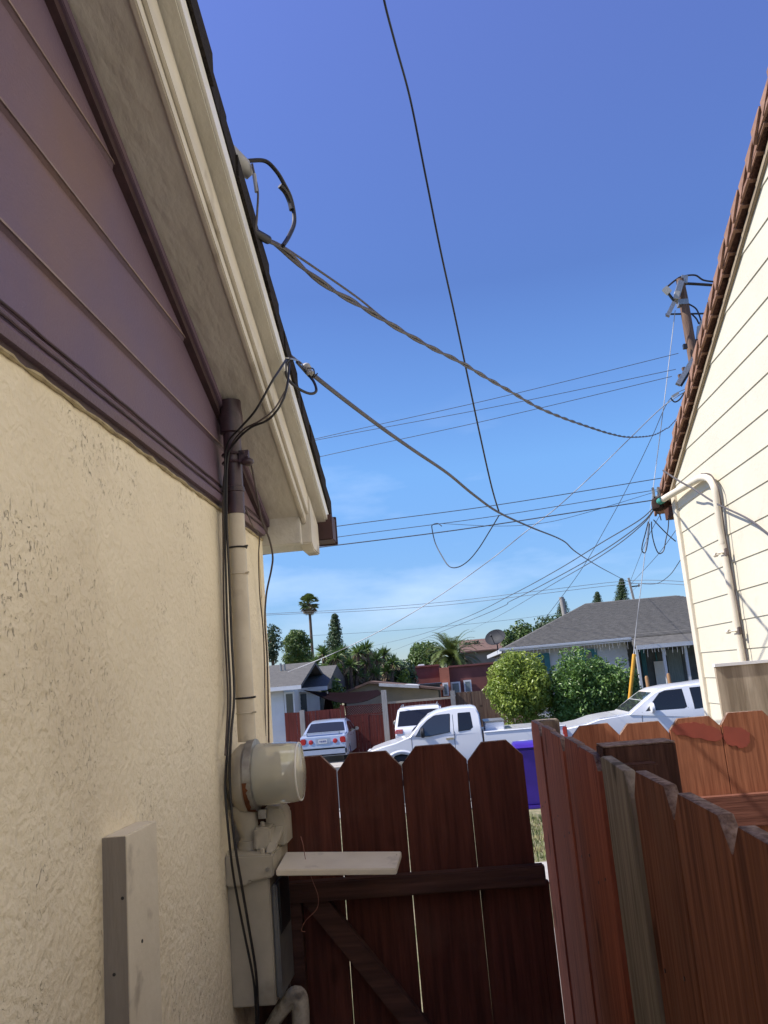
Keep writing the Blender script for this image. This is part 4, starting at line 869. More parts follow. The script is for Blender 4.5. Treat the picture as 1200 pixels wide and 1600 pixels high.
a = aty(753, 1134, 22.3); b = aty(787, 1126, 22.3)
q = MB().box(a.x+.08, b.x, 22.3, 23.5, ST+.75, aty(770, 1128, 22.3).z)
tb = q.build('tool_box', M['white'], bevel=.02); tag(tb, 'pale box standing in the bed of the pickup truck', 'box'); MB().box(a.x+.06, b.x+.02, 22.28, 23.52, aty(770, 1128, 22.3).z, aty(770, 1128, 22.3).z+.03).build('lid', M['steel'], tb, bevel=.008)
# --- sport utility vehicle at the right
SX = aty(900, 1140, 23).x-.75
def sl_(px, py): p = aty(px, py, 23); return (p.x-SX, p.z-ST)
suv = empty('white_suv', (SX, 23.96, ST+.006), 'large white sport utility vehicle parked beside the yellow guy guard', 'suv')
U = Car(suv, 1.95, 1.22, 1.92, .16, 5.1, nose=.16, tail=.05)
uo = [(.05, .42), (0, .5), (.0, .85), (.1, .98), sl_(915, 1130.5), sl_(935, 1123), sl_(956, 1119), sl_(982, 1115), sl_(1005, 1095), sl_(1022, 1081.5), sl_(1032, 1077), sl_(1054, 1072), sl_(1091, 1067.5), (4.6, 1.93), (4.95, 1.85), (5.1, 1.2), (5.1, .5), (4.75, .42)]
ub = arch(4.1, .43, .42)[::-1]+arch(1.0, .43, .42)[::-1]+[(.5, .42)]
U.shell(uo+ub, M['whitecar'], 'body')
U.patch([sl_(*p) for p in ((1010, 1111), (1022, 1096), (1032, 1084), (1040, 1080.5), (1066, 1077), (1072.5, 1104), (1068, 1106.5))], M['glassdark'], 'side_window')
U.patch([sl_(*p) for p in ((1079, 1074.5), (1100, 1072.5), (1103, 1101), (1090, 1104), (1085, 1100))], M['glassdark'], 'side_window')
U.patch([(3.9, 1.25), (3.9, 1.75), (4.6, 1.75), (4.75, 1.25)], M['glassdark'], 'side_window')
a = sl_(984, 1113); b = sl_(1021, 1083); U.cross(a[0], a[1], b[0], b[1], M['glass'], 'windshield', off=.012)
U.cross(4.97, 1.80, 5.08, 1.30, M['glassdark'], 'rear_window', k=.84)
for p0, p1 in (((1003, 1113), (1004, 1160)), ((1075, 1105), (1077, 1160))):
    a = sl_(*p0); b = sl_(*p1); U.patch([b, (b[0]+.012, b[1]), (a[0]+.012, a[1]), a], M['blackplastic'], 'door_seam', off=.0015, th=.006)
U.mirror(*sl_(1018, 1106), M['whitecar'], sz=.13); U.wheel(1.0, .38, M['chrome']); U.wheel(4.1, .38, M['chrome'])
for sd_ in (-1, 1):
    q = MB(); q.box(-.02, .16, min(sd_*.55, sd_*.85), max(sd_*.55, sd_*.85), .72, .9); U.part(q, M['plate'], 'headlight', bevel=.03)
    q = MB(); q.box(4.98, 5.13, min(sd_*.82, sd_*.93), max(sd_*.82, sd_*.93), .8, 1.2); U.part(q, M['redlight'], 'taillight', bevel=.02)
q = MB(); q.box(-.03, .03, -.5, .5, .66, .88); U.part(q, M['blackplastic'], 'grille', bevel=.02)
# --- silver sedan seen from behind (nose towards +Y): local x -> -Y
SD = aty(467, 1150, 30); SE = aty(541, 1150, 30); L_ = 4.6
sed = empty('silver_sedan', ((SD.x+SE.x)/2, 30+L_, ST-.045), 'silver blue sedan seen from behind with round red tail lights', 'car', rz=-pi/2)
D = Car(sed, SE.x-SD.x+.02, .93, 1.42, .24, L_, nose=.12, tail=.05)
D.shell([(.05, .28), (0, .4), (.02, .62), (.25, .72), (1.2, .92), (1.35, .97), (1.85, 1.33), (2.3, 1.42), (2.9, 1.41), (3.25, 1.33), (3.85, 1.04), (4.40, 1.00), (4.54, .94), (4.60, .62), (4.60, .42), (4.5, .27)]+arch(3.7, .34, .27)[::-1]+arch(.9, .34, .27)[::-1], M['silvercar'], 'body', bev=.05)
D.patch([(1.55, .98), (1.95, 1.27), (2.4, 1.35), (2.42, .98)], M['glassdark'], 'side_window'); D.patch([(2.50, .98), (2.48, 1.35), (2.9, 1.34), (3.25, 1.20), (3.5, .99)], M['glassdark'], 'side_window')
D.cross(3.26, 1.325, 3.80, 1.065, M['glassdark'], 'rear_window', k=.87, off=.012); D.cross(1.38, .99, 1.83, 1.31, M['glass'], 'windshield', k=.88, off=.012)
q = MB(); q.box(4.36, 4.48, -.62, .62, 1.06, 1.085); q.box(4.38, 4.45, -.6, -.56, .99, 1.06); q.box(4.38, 4.45, .56, .6, .99, 1.06); D.part(q, M['silvercar'], 'spoiler', bevel=.01)
for yy in (-.43, .43):
    q = MB(); q.tube([(4.56, yy, .78), (4.60, yy, .78), (4.615, yy, .78)], [.085, .08, .05], 18); D.part(q, M['redlight'], 'taillight', smooth=True)
for sd_ in (-1, 1):
    q = MB(); q.prism([(4.44, sd_*.845, .90), (4.44, sd_*.855, .70), (4.615, sd_*.72, .66), (4.615, sd_*.60, .68), (4.595, sd_*.64, .88), (4.52, sd_*.76, .93)], (0, 0, 0.001)) if 0 else q
    q.box(4.46, 4.606, min(sd_*.60, sd_*.80), max(sd_*.60, sd_*.80), .68, .91); D.part(q, M['redlight'], 'taillight', bevel=.03)
q = MB(); q.box(4.592, 4.606, -.26, .26, .69, .90); D.part(q, M['silvercar'], 'plate_recess', bevel=.005)
q = MB(); q.box(4.607, 4.615, -.155, .155, .715, .86); pl_ = D.part(q, M['plate'], 'number_plate', bevel=.004)
q = MB()
for k in range(6): q.box(4.616, 4.618, -.12+.042*k, -.12+.042*k+.022+.006*(k % 2), .755, .825)
D.part(q, M['plateink'], 'plate_marks', parent=pl_)
q = MB(); q.box(4.56, 4.66, -.82, .82, .30, .56); D.part(q, M['silvercar'], 'rear_bumper', bevel=.05)
D.mirror(1.75, 1.0, M['chrome'], sz=.08); D.wheel(3.7, .31, M['chrome']); D.wheel(.9, .31, M['chrome'])
for sd_ in (-1, 1):
    for hx_ in (2.3, 3.2):
        q = MB(); q.box(hx_, hx_+.16, sd_*D.hw(hx_, .85)-.015, sd_*D.hw(hx_, .85)+.015, .85, .88); D.part(q, M['chrome'], 'door_handle', bevel=.006)
# --- white wagon behind the truck
WA = aty(616, 1150, 29); wag = empty('white_wagon', (WA.x+.90, 29+4.3, ST-.05), 'white family wagon seen from behind between the sedan and the pickup cab', 'car', rz=-pi/2)
V = Car(wag, 1.8, 1.05, 1.72, .20, 4.3, nose=.1, tail=.05)
V.shell([(.05, .3), (0, .5), (.03, .75), (.9, 1.0), (1.6, 1.6), (2.0, 1.70), (3.7, 1.71), (3.95, 1.64), (4.22, 1.08), (4.3, .95), (4.3, .45), (4.2, .3)]+arch(3.45, .36, .3)[::-1]+arch(.85, .36, .3)[::-1], M['whitecar'], 'body')
V.cross(3.985, 1.60, 4.19, 1.13, M['glassdark'], 'rear_window', k=.90, off=.012); V.cross(.98, 1.05, 1.55, 1.56, M['glass'], 'windshield')
V.patch([(1.3, 1.1), (1.75, 1.55), (2.3, 1.6), (2.3, 1.1)], M['glassdark'], 'side_window'); V.patch([(2.4, 1.1), (2.4, 1.6), (3.6, 1.58), (3.8, 1.12)], M['glassdark'], 'side_window')
for sd_ in (-1, 1):
    q = MB(); q.box(4.1, 4.31, min(sd_*.56, sd_*.87), max(sd_*.56, sd_*.87), .86, 1.04); V.part(q, M['pinklight'], 'taillight', bevel=.04)
    q = MB(); q.tube([(2.0, sd_*.62, 1.72), (2.1, sd_*.62, 1.78), (3.6, sd_*.62, 1.78), (3.7, sd_*.62, 1.73)], .018, 6); V.part(q, M['steel'], 'roof_rail', smooth=True)
V.mirror(1.35, 1.12, M['steel'], sz=.10); V.wheel(3.45, .33, M['chrome']); V.wheel(.85, .33, M['chrome'])
# ------------------------------------------------------------------ purple bin
a = aty(805, 1163, 14.6); b = aty(842, 1161, 14.6); zb = gz(14.6); bz = a.z
wb = empty('wheelie_bin', (a.x+.27, 14.85, zb), 'bright purple wheeled rubbish bin standing beyond the gate', 'bin')
cx = a.x+.27; hw_ = .27
q = MB(); q.add([(cx-hw_*.78, 14.66, zb+.04), (cx+hw_*.78, 14.66, zb+.04), (cx+hw_*.78, 15.12, zb+.04), (cx-hw_*.78, 15.12, zb+.04), (cx-hw_, 14.58, bz-.08), (cx+hw_, 14.58, bz-.08), (cx+hw_, 15.22, bz-.08), (cx-hw_, 15.22, bz-.08)],
                [(0, 3, 2, 1), (4, 5, 6, 7), (0, 1, 5, 4), (1, 2, 6, 5), (2, 3, 7, 6), (3, 0, 4, 7)]); q.build('bin_body', M['purple'], wb, bevel=.03)
q = MB(); q.prism([(cx-hw_-.02, 14.55, bz-.08), (cx-hw_-.02, 14.6, bz-.03), (cx-hw_-.02, 14.9, bz+.01), (cx-hw_-.02, 15.22, bz-.0), (cx-hw_-.02, 15.26, bz-.08)], (2*hw_+.04, 0, 0)); q.build('lid', M['purple'], wb, bevel=.02)
q = MB(); q.tube([(cx-.28, 15.3, bz-.05), (cx+.28, 15.3, bz-.05)], .018, 8); q.build('handle', M['purple'], wb)
for sx_ in (-1, 1): cyl((cx+sx_*.24, 15.15, zb+.10), (cx+sx_*.30, 15.15, zb+.10), .10, 18).build('wheel', M['tyre'], wb, smooth=True)
q = MB(); q.box(cx-.23, cx+.23, 14.595, 14.63, zb+.0, zb+.06); q.build('base_bar', M['purple'], wb, bevel=.01)
M['nail'] = mat('rusty_nail', (.09, .05, .04), (.03, .02, .02), rough=.6, metal=.3)
for axis, x0, x1, y0, th, par in PK:
    if axis != 'y': continue
    for zz in (-.46, -.49):
        t_ = x0+(x1-x0)*random.uniform(.2, .32) if zz == -.46 else x0+(x1-x0)*random.uniform(.68, .8)
        cyl((y0-.0012, t_, zz), (y0+.004, t_, zz), .0034, 8).build('nail', M['nail'], par)
# ------------------------------------------------------------------ far fences
rf = empty('red_fence', (-3, 32, ST), 'long dark red board fence across the street behind the parked cars', 'fence')
def z_(px, py, Y): return aty(px, py, Y).z
FY = 33.0
X_ = lambda px, py=1110, Y=FY: aty(px, py, Y).x
def boards(x0, x1, y, zt0, zt1, zb, m, par, nm='fence_panel', bw=.14, th=.02):
    q = MB(); n = max(1, round((x1-x0)/bw)); wv = (x1-x0)/n
    for i in range(n):
        t = (i+.5)/n; zt = zt0+(zt1-zt0)*t; j = random.uniform(-.006, .006)
        q.box(x0+i*wv+.004, x0+(i+1)*wv-.004, y+j, y+j+th, zb, zt)
    q.box(x0, x1, y+th+.012, y+th+.05, zb+.4, zb+.5); return q.build(nm, m, par)
boards(X_(444), X_(469), FY, z_(445, 1114, FY), z_(469, 1113, FY), ST-.02, M['redbrown'], rf)
boards(X_(476), X_(531), FY, z_(476, 1112, FY), z_(531, 1107, FY), ST-.02, M['redbrown'], rf)
boards(X_(539), X_(598), FY, z_(539, 1119, FY), z_(598, 1116, FY), ST-.02, M['redbrown'], rf)
boards(X_(606), X_(707), FY, z_(606, 1100, FY), z_(707, 1090, FY), ST-.02, M['redbrown'], rf)
q = MB(); x0, x1 = X_(539), X_(598); z0, z1 = z_(539, 1119, FY), z_(539, 1104, FY)
q.box(x0, x1, FY, FY+.04, z1-.03, z1); q.box(x0, x1, FY-.003, FY+.043, z0-.02, z0+.03)
n = 16
for i in range(-3, n):
    xa = x0+(x1-x0)*i/n; dx = (z1-z0); a0 = max(xa, x0); b0 = min(xa+dx, x1)
    if b0 <= a0: continue
    q.prism([(a0, FY+.008, z0+(a0-xa)), (a0+.035, FY+.008, z0+(a0-xa)), (b0+.0, FY+.008, z0+(b0-xa)-.03), (b0, FY+.008, z0+(b0-xa))], (0, .01, 0))
    q.prism([(a0, FY+.02, z1-(a0-xa)), (a0+.035, FY+.02, z1-(a0-xa)), (b0, FY+.02, z1-(b0-xa)+.03), (b0, FY+.02, z1-(b0-xa))], (0, .01, 0))
q.build('lattice_top', M['redbrown'], rf)
MB().box(X_(472)-.10, X_(472)+.08, FY-.04, FY+.1, ST, z_(472, 1110, FY)).build('post', M['greypole'], rf); MB().box(X_(535)-.08, X_(535)+.08, FY-.04, FY+.1, ST, z_(535, 1102, FY)).build('post', M['redbrown'], rf)
MB().box(X_(604), X_(707), FY-.06, FY+.12, z_(640, 1097, FY), z_(640, 1094, FY)).build('cap_rail', M['tanwall'], rf)
tag(MB().box(X_(602)-.10, X_(602)+.10, FY-.12, FY+.0-.01, ST, z_(601, 1078, FY)).build('tall_post', M['greypole']), 'tall grey wooden post between the lattice gate and the red fence', 'post')
bf = empty('brown_fence', (1, 33, ST), 'weathered brown board fence behind the truck bed and the round bush', 'fence')
boards(X_(714), X_(770, 1090), 32.6, z_(714, 1082, 32.6), z_(770, 1078, 32.6), ST, M['oldfence'], bf); boards(X_(770, 1090), X_(835, 1090), 32.6, z_(770, 1078, 32.6)-.05, z_(830, 1075, 32.6)-.05, ST, M['oldfence'], bf)
MB().box(X_(710)-.1, X_(710)+.08, 32.5, 32.66, ST, z_(710, 1079, 32.6)).build('post', M['greypole'], bf)
# ------------------------------------------------------------------ white house left
def gable_roof(x0, x1, y0, y1, ze, zr, axis, ov, m, parent, th=.10, name='roof'):
    q = MB()
    if axis == 'x':
        ym = (y0+y1)/2; s_ = (zr-ze)/(ym-y0)
        P = [(x0-ov, y0-ov, ze-s_*ov), (x0-ov, ym, zr), (x0-ov, y1+ov, ze-s_*ov), (x0-ov, y1+ov, ze-s_*ov-th), (x0-ov, ym, zr-th), (x0-ov, y0-ov, ze-s_*ov-th)]; d = (x1-x0+2*ov, 0, 0)
    else:
        xm = (x0+x1)/2; s_ = (zr-ze)/(xm-x0)
        P = [(x0-ov, y0-ov, ze-s_*ov), (xm, y0-ov, zr), (x1+ov, y0-ov, ze-s_*ov), (x1+ov, y0-ov, ze-s_*ov-th), (xm, y0-ov, zr-th), (x0-ov, y0-ov, ze-s_*ov-th)]; d = (0, y1-y0+2*ov, 0)
    q.prism(P, d); return q.build(name, m, parent)
def lapwall(x0, x1, y0, y1, z0, z1, m, par, name='wall', lap=.2):
    q = MB().box(x0, x1, y0, y1, z0, z1); z = z0
    while z < z1-.01:
        zz = min(z+lap, z1)
        for yy, s in ((y0, -1),): q.prism([(x0, yy-.002, zz), (x0, yy-.025, z), (x0, yy-.002, z)], (x1-x0, 0, 0))
        for xx, s in ((x1, 1), (x0, -1)): q.prism([(xx+s*.002, y0, zz), (xx+s*.025, y0, z), (xx+s*.002, y0, z)], (0, y1-y0, 0))
        z += lap
    return q.build(name, m, par)
lw = empty('white_house', (-7.5, 37, ST), 'white lap sided house with dark shingle roof behind the red fence', 'house')
x1_ = aty(438, 1100, 34.5).x; ze = aty(440, 1074, 34.5).z
lapwall(-13, x1_+.15, 34.5, 42, ST, ze, M['palepaint'], lw)
x2_ = aty(505, 1090, 40).x
lapwall(x1_+.1, x2_, 38.5, 46, ST, aty(480, 1076, 38.5).z, M['palepaint'], lw)
q = MB(); ya, yb_ = 34.0, 42.6
pA = aty(415, 1072, 34.0); pB = aty(458, 1070, 34.0); pC = aty(488, 1081, 34.6)
rzt = aty(420, 1040, 38.2)
xe = aty(470, 1075, 34).x
q.prism([(-14, 34.0, ze+.02), (-14, 38.3, rzt.z), (-14, 42.6, ze+.02), (-14, 42.6, ze-.10), (-14, 38.3, rzt.z-.14), (-14, 34.0, ze-.10)], (xe+14, 0, 0)); q.build('roof', M['grayroof'], lw)
MB().box(-14, xe+.02, 33.96, 34.0, ze-.13, ze+.03).build('fascia', M['palepaint'], lw)
e2 = aty(480, 1075, 38.2).z
q = MB(); q.prism([(x1_-1, 38.1, e2), (x1_-1, 42, e2+1.0), (x1_-1, 46.4, e2), (x1_-1, 46.4, e2-.12), (x1_-1, 38.1, e2-.12)], (x2_-x1_+1.5, 0, 0)); q.build('side_roof', M['grayroof'], lw)
MB().box(x1_-1, x2_+.5, 38.06, 38.1, e2-.16, e2+.02).build('side_fascia', M['palepaint'], lw)
q = MB(); a = aty(470, 1054, 43); b = aty(481, 1040, 43); c = aty(495, 1056, 43); q.prism([(a.x-.3, 43, a.z-.4), (a.x, 43, a.z), (b.x, 43, b.z), (c.x, 43, c.z), (c.x, 43, c.z-.4)], (0, 2, 0)); q.build('dormer', M['palepaint'], lw)
for px in (453, 475, 505):
    a = aty(px, 1100, 38.46 if px > 460 else 34.46); yy = 38.44 if px > 460 else 34.44
    w2 = .14
    fr = MB().box(a.x-w2-.07, a.x+w2+.07, yy-.02, yy+.03, ST+.4, aty(px, 1084, yy).z+.07).build('window', M['white'], lw); MB().box(a.x-w2, a.x+w2, yy-.035, yy-.02, ST+.5, aty(px, 1084, yy).z).build('pane', M['window'], fr)
for px, py, h_ in ((439, 1049, 14), (445, 1050, 10)):
    a = aty(px, py, 37); cyl(a-Vector((0, 0, .5)), a+Vector((0, 0, .35)), .05, 10).build('vent_pipe', M['steel'], lw, smooth=True)
# shade sail
q = MB(); A = [aty(488, 1081, 33.6), aty(597, 1084, 33.2)]; B = [aty(470, 1078, 36.5), aty(590, 1078, 36.5)]; n = 14
vs = []
for i in range(n+1):
    t = i/n; s_ = 4*t*(1-t)
    a = A[0].lerp(A[1], t)-Vector((0, 0, .42*s_)); b = B[0].lerp(B[1], t)-Vector((0, 0, .12*s_))
    for k in range(5): u_ = k/4; vs.append(a.lerp(b, u_)-Vector((0, 0, .12*4*u_*(1-u_)*s_)))
q.add(vs, [(5*i+k, 5*i+k+1, 5*i+k+6, 5*i+k+5) for i in range(n) for k in range(4)])
q.add([v+Vector((0, 0, .012)) for v in map(Vector, vs)], [(5*i+k, 5*i+5+k, 5*i+k+6, 5*i+k+1) for i in range(n) for k in range(4)])
tag(q.build('shade_sail', M['sail'], smooth=True), 'dark maroon shade sail sagging over the lattice gate', 'shade sail')
um = empty('folded_umbrella', (aty(512, 1100, 36).x, 36, ST), 'dark folded patio umbrella below the shade sail', 'umbrella')
a = aty(512, 1084, 36); q = MB(); q.tube([(a.x, 36, a.z), (a.x, 36, a.z-.25), (a.x, 36, a.z-.9), (a.x, 36, a.z-1.3)], [.04, .14, .26, .12], 9); q.build('canopy', M['sail'], um); cyl((a.x, 36, ST), (a.x, 36, a.z+.1), .025, 8).build('pole', M['steel'], um)
# ------------------------------------------------------------------ tan house + sheds + red building
tn = empty('tan_house', (-3, 44, ST), 'low tan house with shallow gable behind the shade sail', 'house')
a = aty(540, 1083, 42); p = aty(578, 1068, 42); b = aty(684, 1079, 42)
q = MB(); q.prism([(a.x, 42, ST), (a.x, 42, a.z), (p.x, 42, p.z), (b.x, 42, b.z), (b.x, 42, ST)], (0, 7, 0)); q.build('wall', M['tanwall'], tn)
q = MB(); q.prism([(a.x-.4, 41.6, a.z-.02), (p.x, 41.6, p.z+.12), (b.x+.3, 41.6, b.z+.1), (b.x+.3, 41.6, b.z-.0), (p.x, 41.6, p.z+.01), (a.x-.4, 41.6, a.z-.12)], (0, 8, 0)); q.build('roof', M['brownroof'], tn)
a = aty(592, 1069, 41.2); b = aty(654, 1072, 41.2); MB().prism([(a.x, 41.2, a.z+.04), (b.x, 41.2, b.z+.04), (b.x, 41.2, b.z-.1), (a.x, 41.2, a.z-.1)], (0, 4, 0)).build('flat_roof', M['tarroof'], tn)

dk = empty('dark_shed', (0, 43, ST), 'small dark shed with flat roof right of the tan house', 'shed')
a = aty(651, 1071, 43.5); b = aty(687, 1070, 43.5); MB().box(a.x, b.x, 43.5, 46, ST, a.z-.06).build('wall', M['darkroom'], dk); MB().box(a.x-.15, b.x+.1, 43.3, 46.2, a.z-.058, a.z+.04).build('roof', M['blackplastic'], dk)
a = aty(652, 1085, 43.45); MB().box(a.x+.1, a.x+.55, 43.44, 43.5, a.z-.35, a.z+.15).build('window', M['paneglass'], dk)
rb = empty('red_building', (0, 54, ST), 'flat roofed dark red building with pale windows in the distance', 'building')
A = aty(640, 1044, 50); B = aty(686, 1044, 50); Cc = aty(772, 1037, 50)
lz = ST
MB().box(A.x, B.x, 51, 60, lz, A.z).build('wall', M['brickred'], rb); 
o1 = aty(686, 1045, 49.5); o2 = aty(701, 1043, 49.5)
MB().box(o1.x, o2.x, 49.5, 60, lz, o1.z+.05).build('pier', M['bricksunlit'], rb)
MB().box(o2.x, Cc.x, 50.2, 60, lz, Cc.z).build('wall', M['brickred'], rb)
MB().box(A.x-.1, B.x, 50.9, 60.1, A.z, A.z+.1).build('parapet', M['brickred'], rb); MB().box(o2.x, Cc.x+.1, 50.1, 60.1, Cc.z, Cc.z+.1).build('parapet', M['brickred'], rb)
for p0, p1, yy in (((691, 1067), (702, 1087), 49.4), ((704, 1066), (721, 1087), 50.1), ((724, 1063), (738, 1082), 50.1)):
    a = aty(*p0, yy); b = aty(*p1, yy); f_ = MB().box(a.x, b.x, yy-.05, yy+.06, b.z, a.z).build('window', M['white'], rb)
    MB().box(a.x+.09, b.x-.09, yy-.08, yy-.05, b.z+.08, a.z-.09).build('pane', M['paneglass'], f_)
a = aty(657, 1041, 51); MB().box(a.x-.2, a.x+.25, 51.5, 52, a.z-.3, a.z+.12).build('roof_vent', M['white'], rb, bevel=.05)
br = empty('brown_roof_house', (3, 66, ST), 'distant brown roofed house behind the red building', 'house')
a = aty(725, 1012, 62); b = aty(768, 1005, 62)
MB().box(a.x, b.x+3, 62, 68, ST, a.z-.2).build('wall', M['tanwall'], br); gable_roof(a.x, b.x+3, 62, 68, a.z-.2, b.z+.5, 'x', .3, M['brownroof'], br)
# ------------------------------------------------------------------ grey roofed house
gh = empty('grey_roof_house', (7.5, 40, -1.9), 'single storey white house with grey shingle hip roof and porch across the street', 'house')
e0 = aty(785, 1013, 34); e1 = aty(985, 997, 34); rA = aty(915, 944, 40); rB = aty(1056, 929, 40)
ez = (e0.z+e1.z)/2; rzz = (rA.z+rB.z)/2; hx0 = e0.x; hx1 = 15.5; hy0, hy1 = 34, 46
xs = e1.x; py_ = 33.2; pz_ = aty(1030, 1006, py_).z
q = MB()
q.add([(hx0, hy0, ez), (xs, hy0, ez), (hx1, hy0, ez), (hx1, hy1, ez), (hx0, hy1, ez), (rA.x, 40, rzz), (rB.x, 40, rzz)],
      [(0, 1, 6, 5), (1, 2, 6), (2, 3, 6), (3, 4, 5, 6), (4, 0, 5)])
q.add([(hx0, hy0, ez-.14), (xs, hy0, ez-.14), (hx1, hy0, ez-.14), (hx1, hy1, ez-.14), (hx0, hy1, ez-.14)], [(0, 4, 3, 2, 1)])
sl = (rzz-ez)/6.0
q.prism([(xs, hy0+.5, ez+.5*sl+.02), (xs, py_, pz_), (xs, py_, pz_-.1), (xs, hy0+.5, ez-.1)], (hx1-xs, 0, 0))
q.build('roof', M['grayroof'], gh)
# shingle courses as thin raised lines
q = MB()
for k in range(1, 36):
    t = k/36; z = ez+(rzz-ez)*t; y = hy0+6*t; xa = hx0+(rA.x-hx0)*t+.02; xb = hx1-(hx1-rB.x)*t
    q.prism([(xa, y-.09, z-.0265+.001), (xa, y-.09, z-.005), (xa, y+.08, z+.028), (xa, y+.08, z+.02)], (xb-xa, 0, 0))
q.build('shingle_courses', M['grayroof'], gh)
q = MB(); q.box(hx0-.04, xs, hy0-.05, hy0-.001, ez-.16, ez+.01); q.box(hx0-.05, hx0-.001, hy0-.05, hy1, ez-.16, ez+.01); q.build('fascia', M['bluewhite'], gh)
MB().box(xs, hx1, py_-.05, py_-.001, pz_-.15, pz_+.01).build('porch_fascia', M['bluewhite'], gh)
q = MB(); q.box(hx0-.16, xs+.02, hy0-.17, hy0-.052, ez-.1, ez+.02); q.build('gutter', M['bluewhite'], gh, bevel=.03)
lapwall(hx0+.35, xs-.1, hy0+.5, hy1-.5, -2.4, ez-.14, M['bluewhite'], gh, lap=.22)
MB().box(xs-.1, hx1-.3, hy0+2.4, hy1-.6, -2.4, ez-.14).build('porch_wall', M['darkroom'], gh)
MB().box(xs-.1, hx1, py_+.1, hy0+2.4, -2.4, -1.95).build('porch_floor', M['concrete'], gh)
for p0, p1, par in (((838, 1022), (861, 1048), 0), ((905, 1016), (935, 1040), 0)):
    yy = hy0+.44; a = aty(*p0, yy); b = aty(*p1, yy)
    f_ = MB().box(a.x, b.x, yy-.03, yy+.05, b.z, a.z).build('window', M['teal'], gh); MB().box(a.x+.22, b.x-.22, yy-.05, yy-.03, b.z+.1, a.z-.1).build('pane', M['window'], f_)
yy = hy0+2.35
for p0, p1, m_, nm in (((1000, 1015), (1017, 1085), 'teal', 'door'), ((1023, 1018), (1034, 1080), 'teal', 'shutter'), ((1040, 1016), (1070, 1065), 'curtain', 'curtain')):
    a = aty(*p0, yy); b = aty(*p1, yy); MB().box(a.x, b.x, yy-.04, yy, b.z-.3, a.z).build(nm, M[m_], gh)
a = aty(1021, 1030, yy); MB().box(a.x-.02, a.x+.5, yy-.06, yy-.041, a.z-1.2, a.z-.1).build('poster_board', M['white'], gh)
for px in (995, 1037, 1072):
    a = aty(px, 1020, py_+.15); MB().box(a.x-.05, a.x+.05, py_+.12, py_+.22, -2.3, pz_-.1).build('porch_post', M['bluewhite'], gh)
a = aty(996, 1090, 34); tag(MB().box(a.x-.12, a.x+.1, 33.5, 33.55, a.z-.4, a.z+.2).build('pink_cloth', M['pink'], bevel=.02), 'pink cloth hanging at the porch left of the posts', 'cloth')
# icicle light strings along the eaves
q = MB(); random.seed(11)
for xa, xb, yy, z in ((hx0+.2, xs, hy0-.2, ez-.13), (xs+.1, hx1-2, py_-.08, pz_-.14)):
    x = xa
    q.tube([(xa, yy, z), (xb, yy, z)], .01, 4)
    while x < xb:
        h_ = random.choice((.10, .16, .24, .32)); q.tube([(x, yy, z), (x+random.uniform(-.03, .03), yy, z-h_)], .006, 4); x += random.uniform(.10, .2)
tag(q.build('icicle_lights', M['bluewhite']), 'unlit white icicle light strings hanging along the eaves', 'string lights')
# orange brown porch posts
for i, (px, py, lab) in enumerate(((1010, 1056, 'left one of the two short orange brown posts before the porch'), (1044, 1052, 'right one of the two short orange brown posts before the porch'))):
    a = aty(px, py, 30); q = MB(); q.tube([(a.x+.05, 30, ST), (a.x, 30, a.z-.05), (a.x, 30, a.z)], [.07, .065, .04], 10); tag(q.build('short_post', M['orangepost'], smooth=True), lab, 'post', 'orange brown posts')
# chimney pipe behind the roof
a = aty(877, 933, 47); b = aty(884, 962, 47); tag(cyl(a, b-Vector((0, 0, 1)), .14, 10).build('stove_pipe', M['greypole'], smooth=True), 'leaning grey pipe sticking up behind the roof hip', 'pipe')
# satellite dish
sa = aty(774, 996, 36.5); sdh = empty('satellite_dish', sa-Vector((0, 0, .7)), 'dark grey satellite dish on the left corner of the grey roofed house', 'satellite dish')
ax = Vector((-.45, -.75, .45)).normalized(); e1_ = ax.cross(Vector((0, 0, 1))).normalized(); e2_ = e1_.cross(ax)
q = MB(); vs = [sa-ax*.06]; R_ = .46
for k in range(1, 6):
    for j in range(24):
        t = 2*pi*j/24; rr_ = R_*k/5; vs.append(sa+(e1_*cos(t)*1.05+e2_*sin(t)*.8)*rr_+ax*(-.06+.10*(k/5)**2))
fs = [(0, 1+j, 1+(j+1) % 24) for j in range(24)]+[(1+24*k+j, 1+24*(k+1)+j, 1+24*(k+1)+(j+1) % 24, 1+24*k+(j+1) % 24) for k in range(4) for j in range(24)]
nv = len(vs); vs2 = vs+[v-ax*.02 for v in vs]; q.add(vs2, fs+[tuple(nv+i for i in f[::-1]) for f in fs]+[(97+j, 97+(j+1) % 24, nv+97+(j+1) % 24, nv+97+j) for j in range(24)]); q.build('reflector', M['dish'], sdh, smooth=True)
q = MB(); q.tube([sa-e2_*.3, sa+ax*.35-e2_*.1], .018, 6); q.tube([sa+ax*.33-e2_*.12, sa+ax*.42-e2_*.1], .04, 8); q.build('feed_arm', M['dish'], sdh); q = MB(); q.tube([sa-ax*.07, sa-ax*.12-Vector((0, 0, .3)), sa-ax*.1-Vector((0, 0, .8))], .025, 8); q.build('mast', M['dish'], sdh)
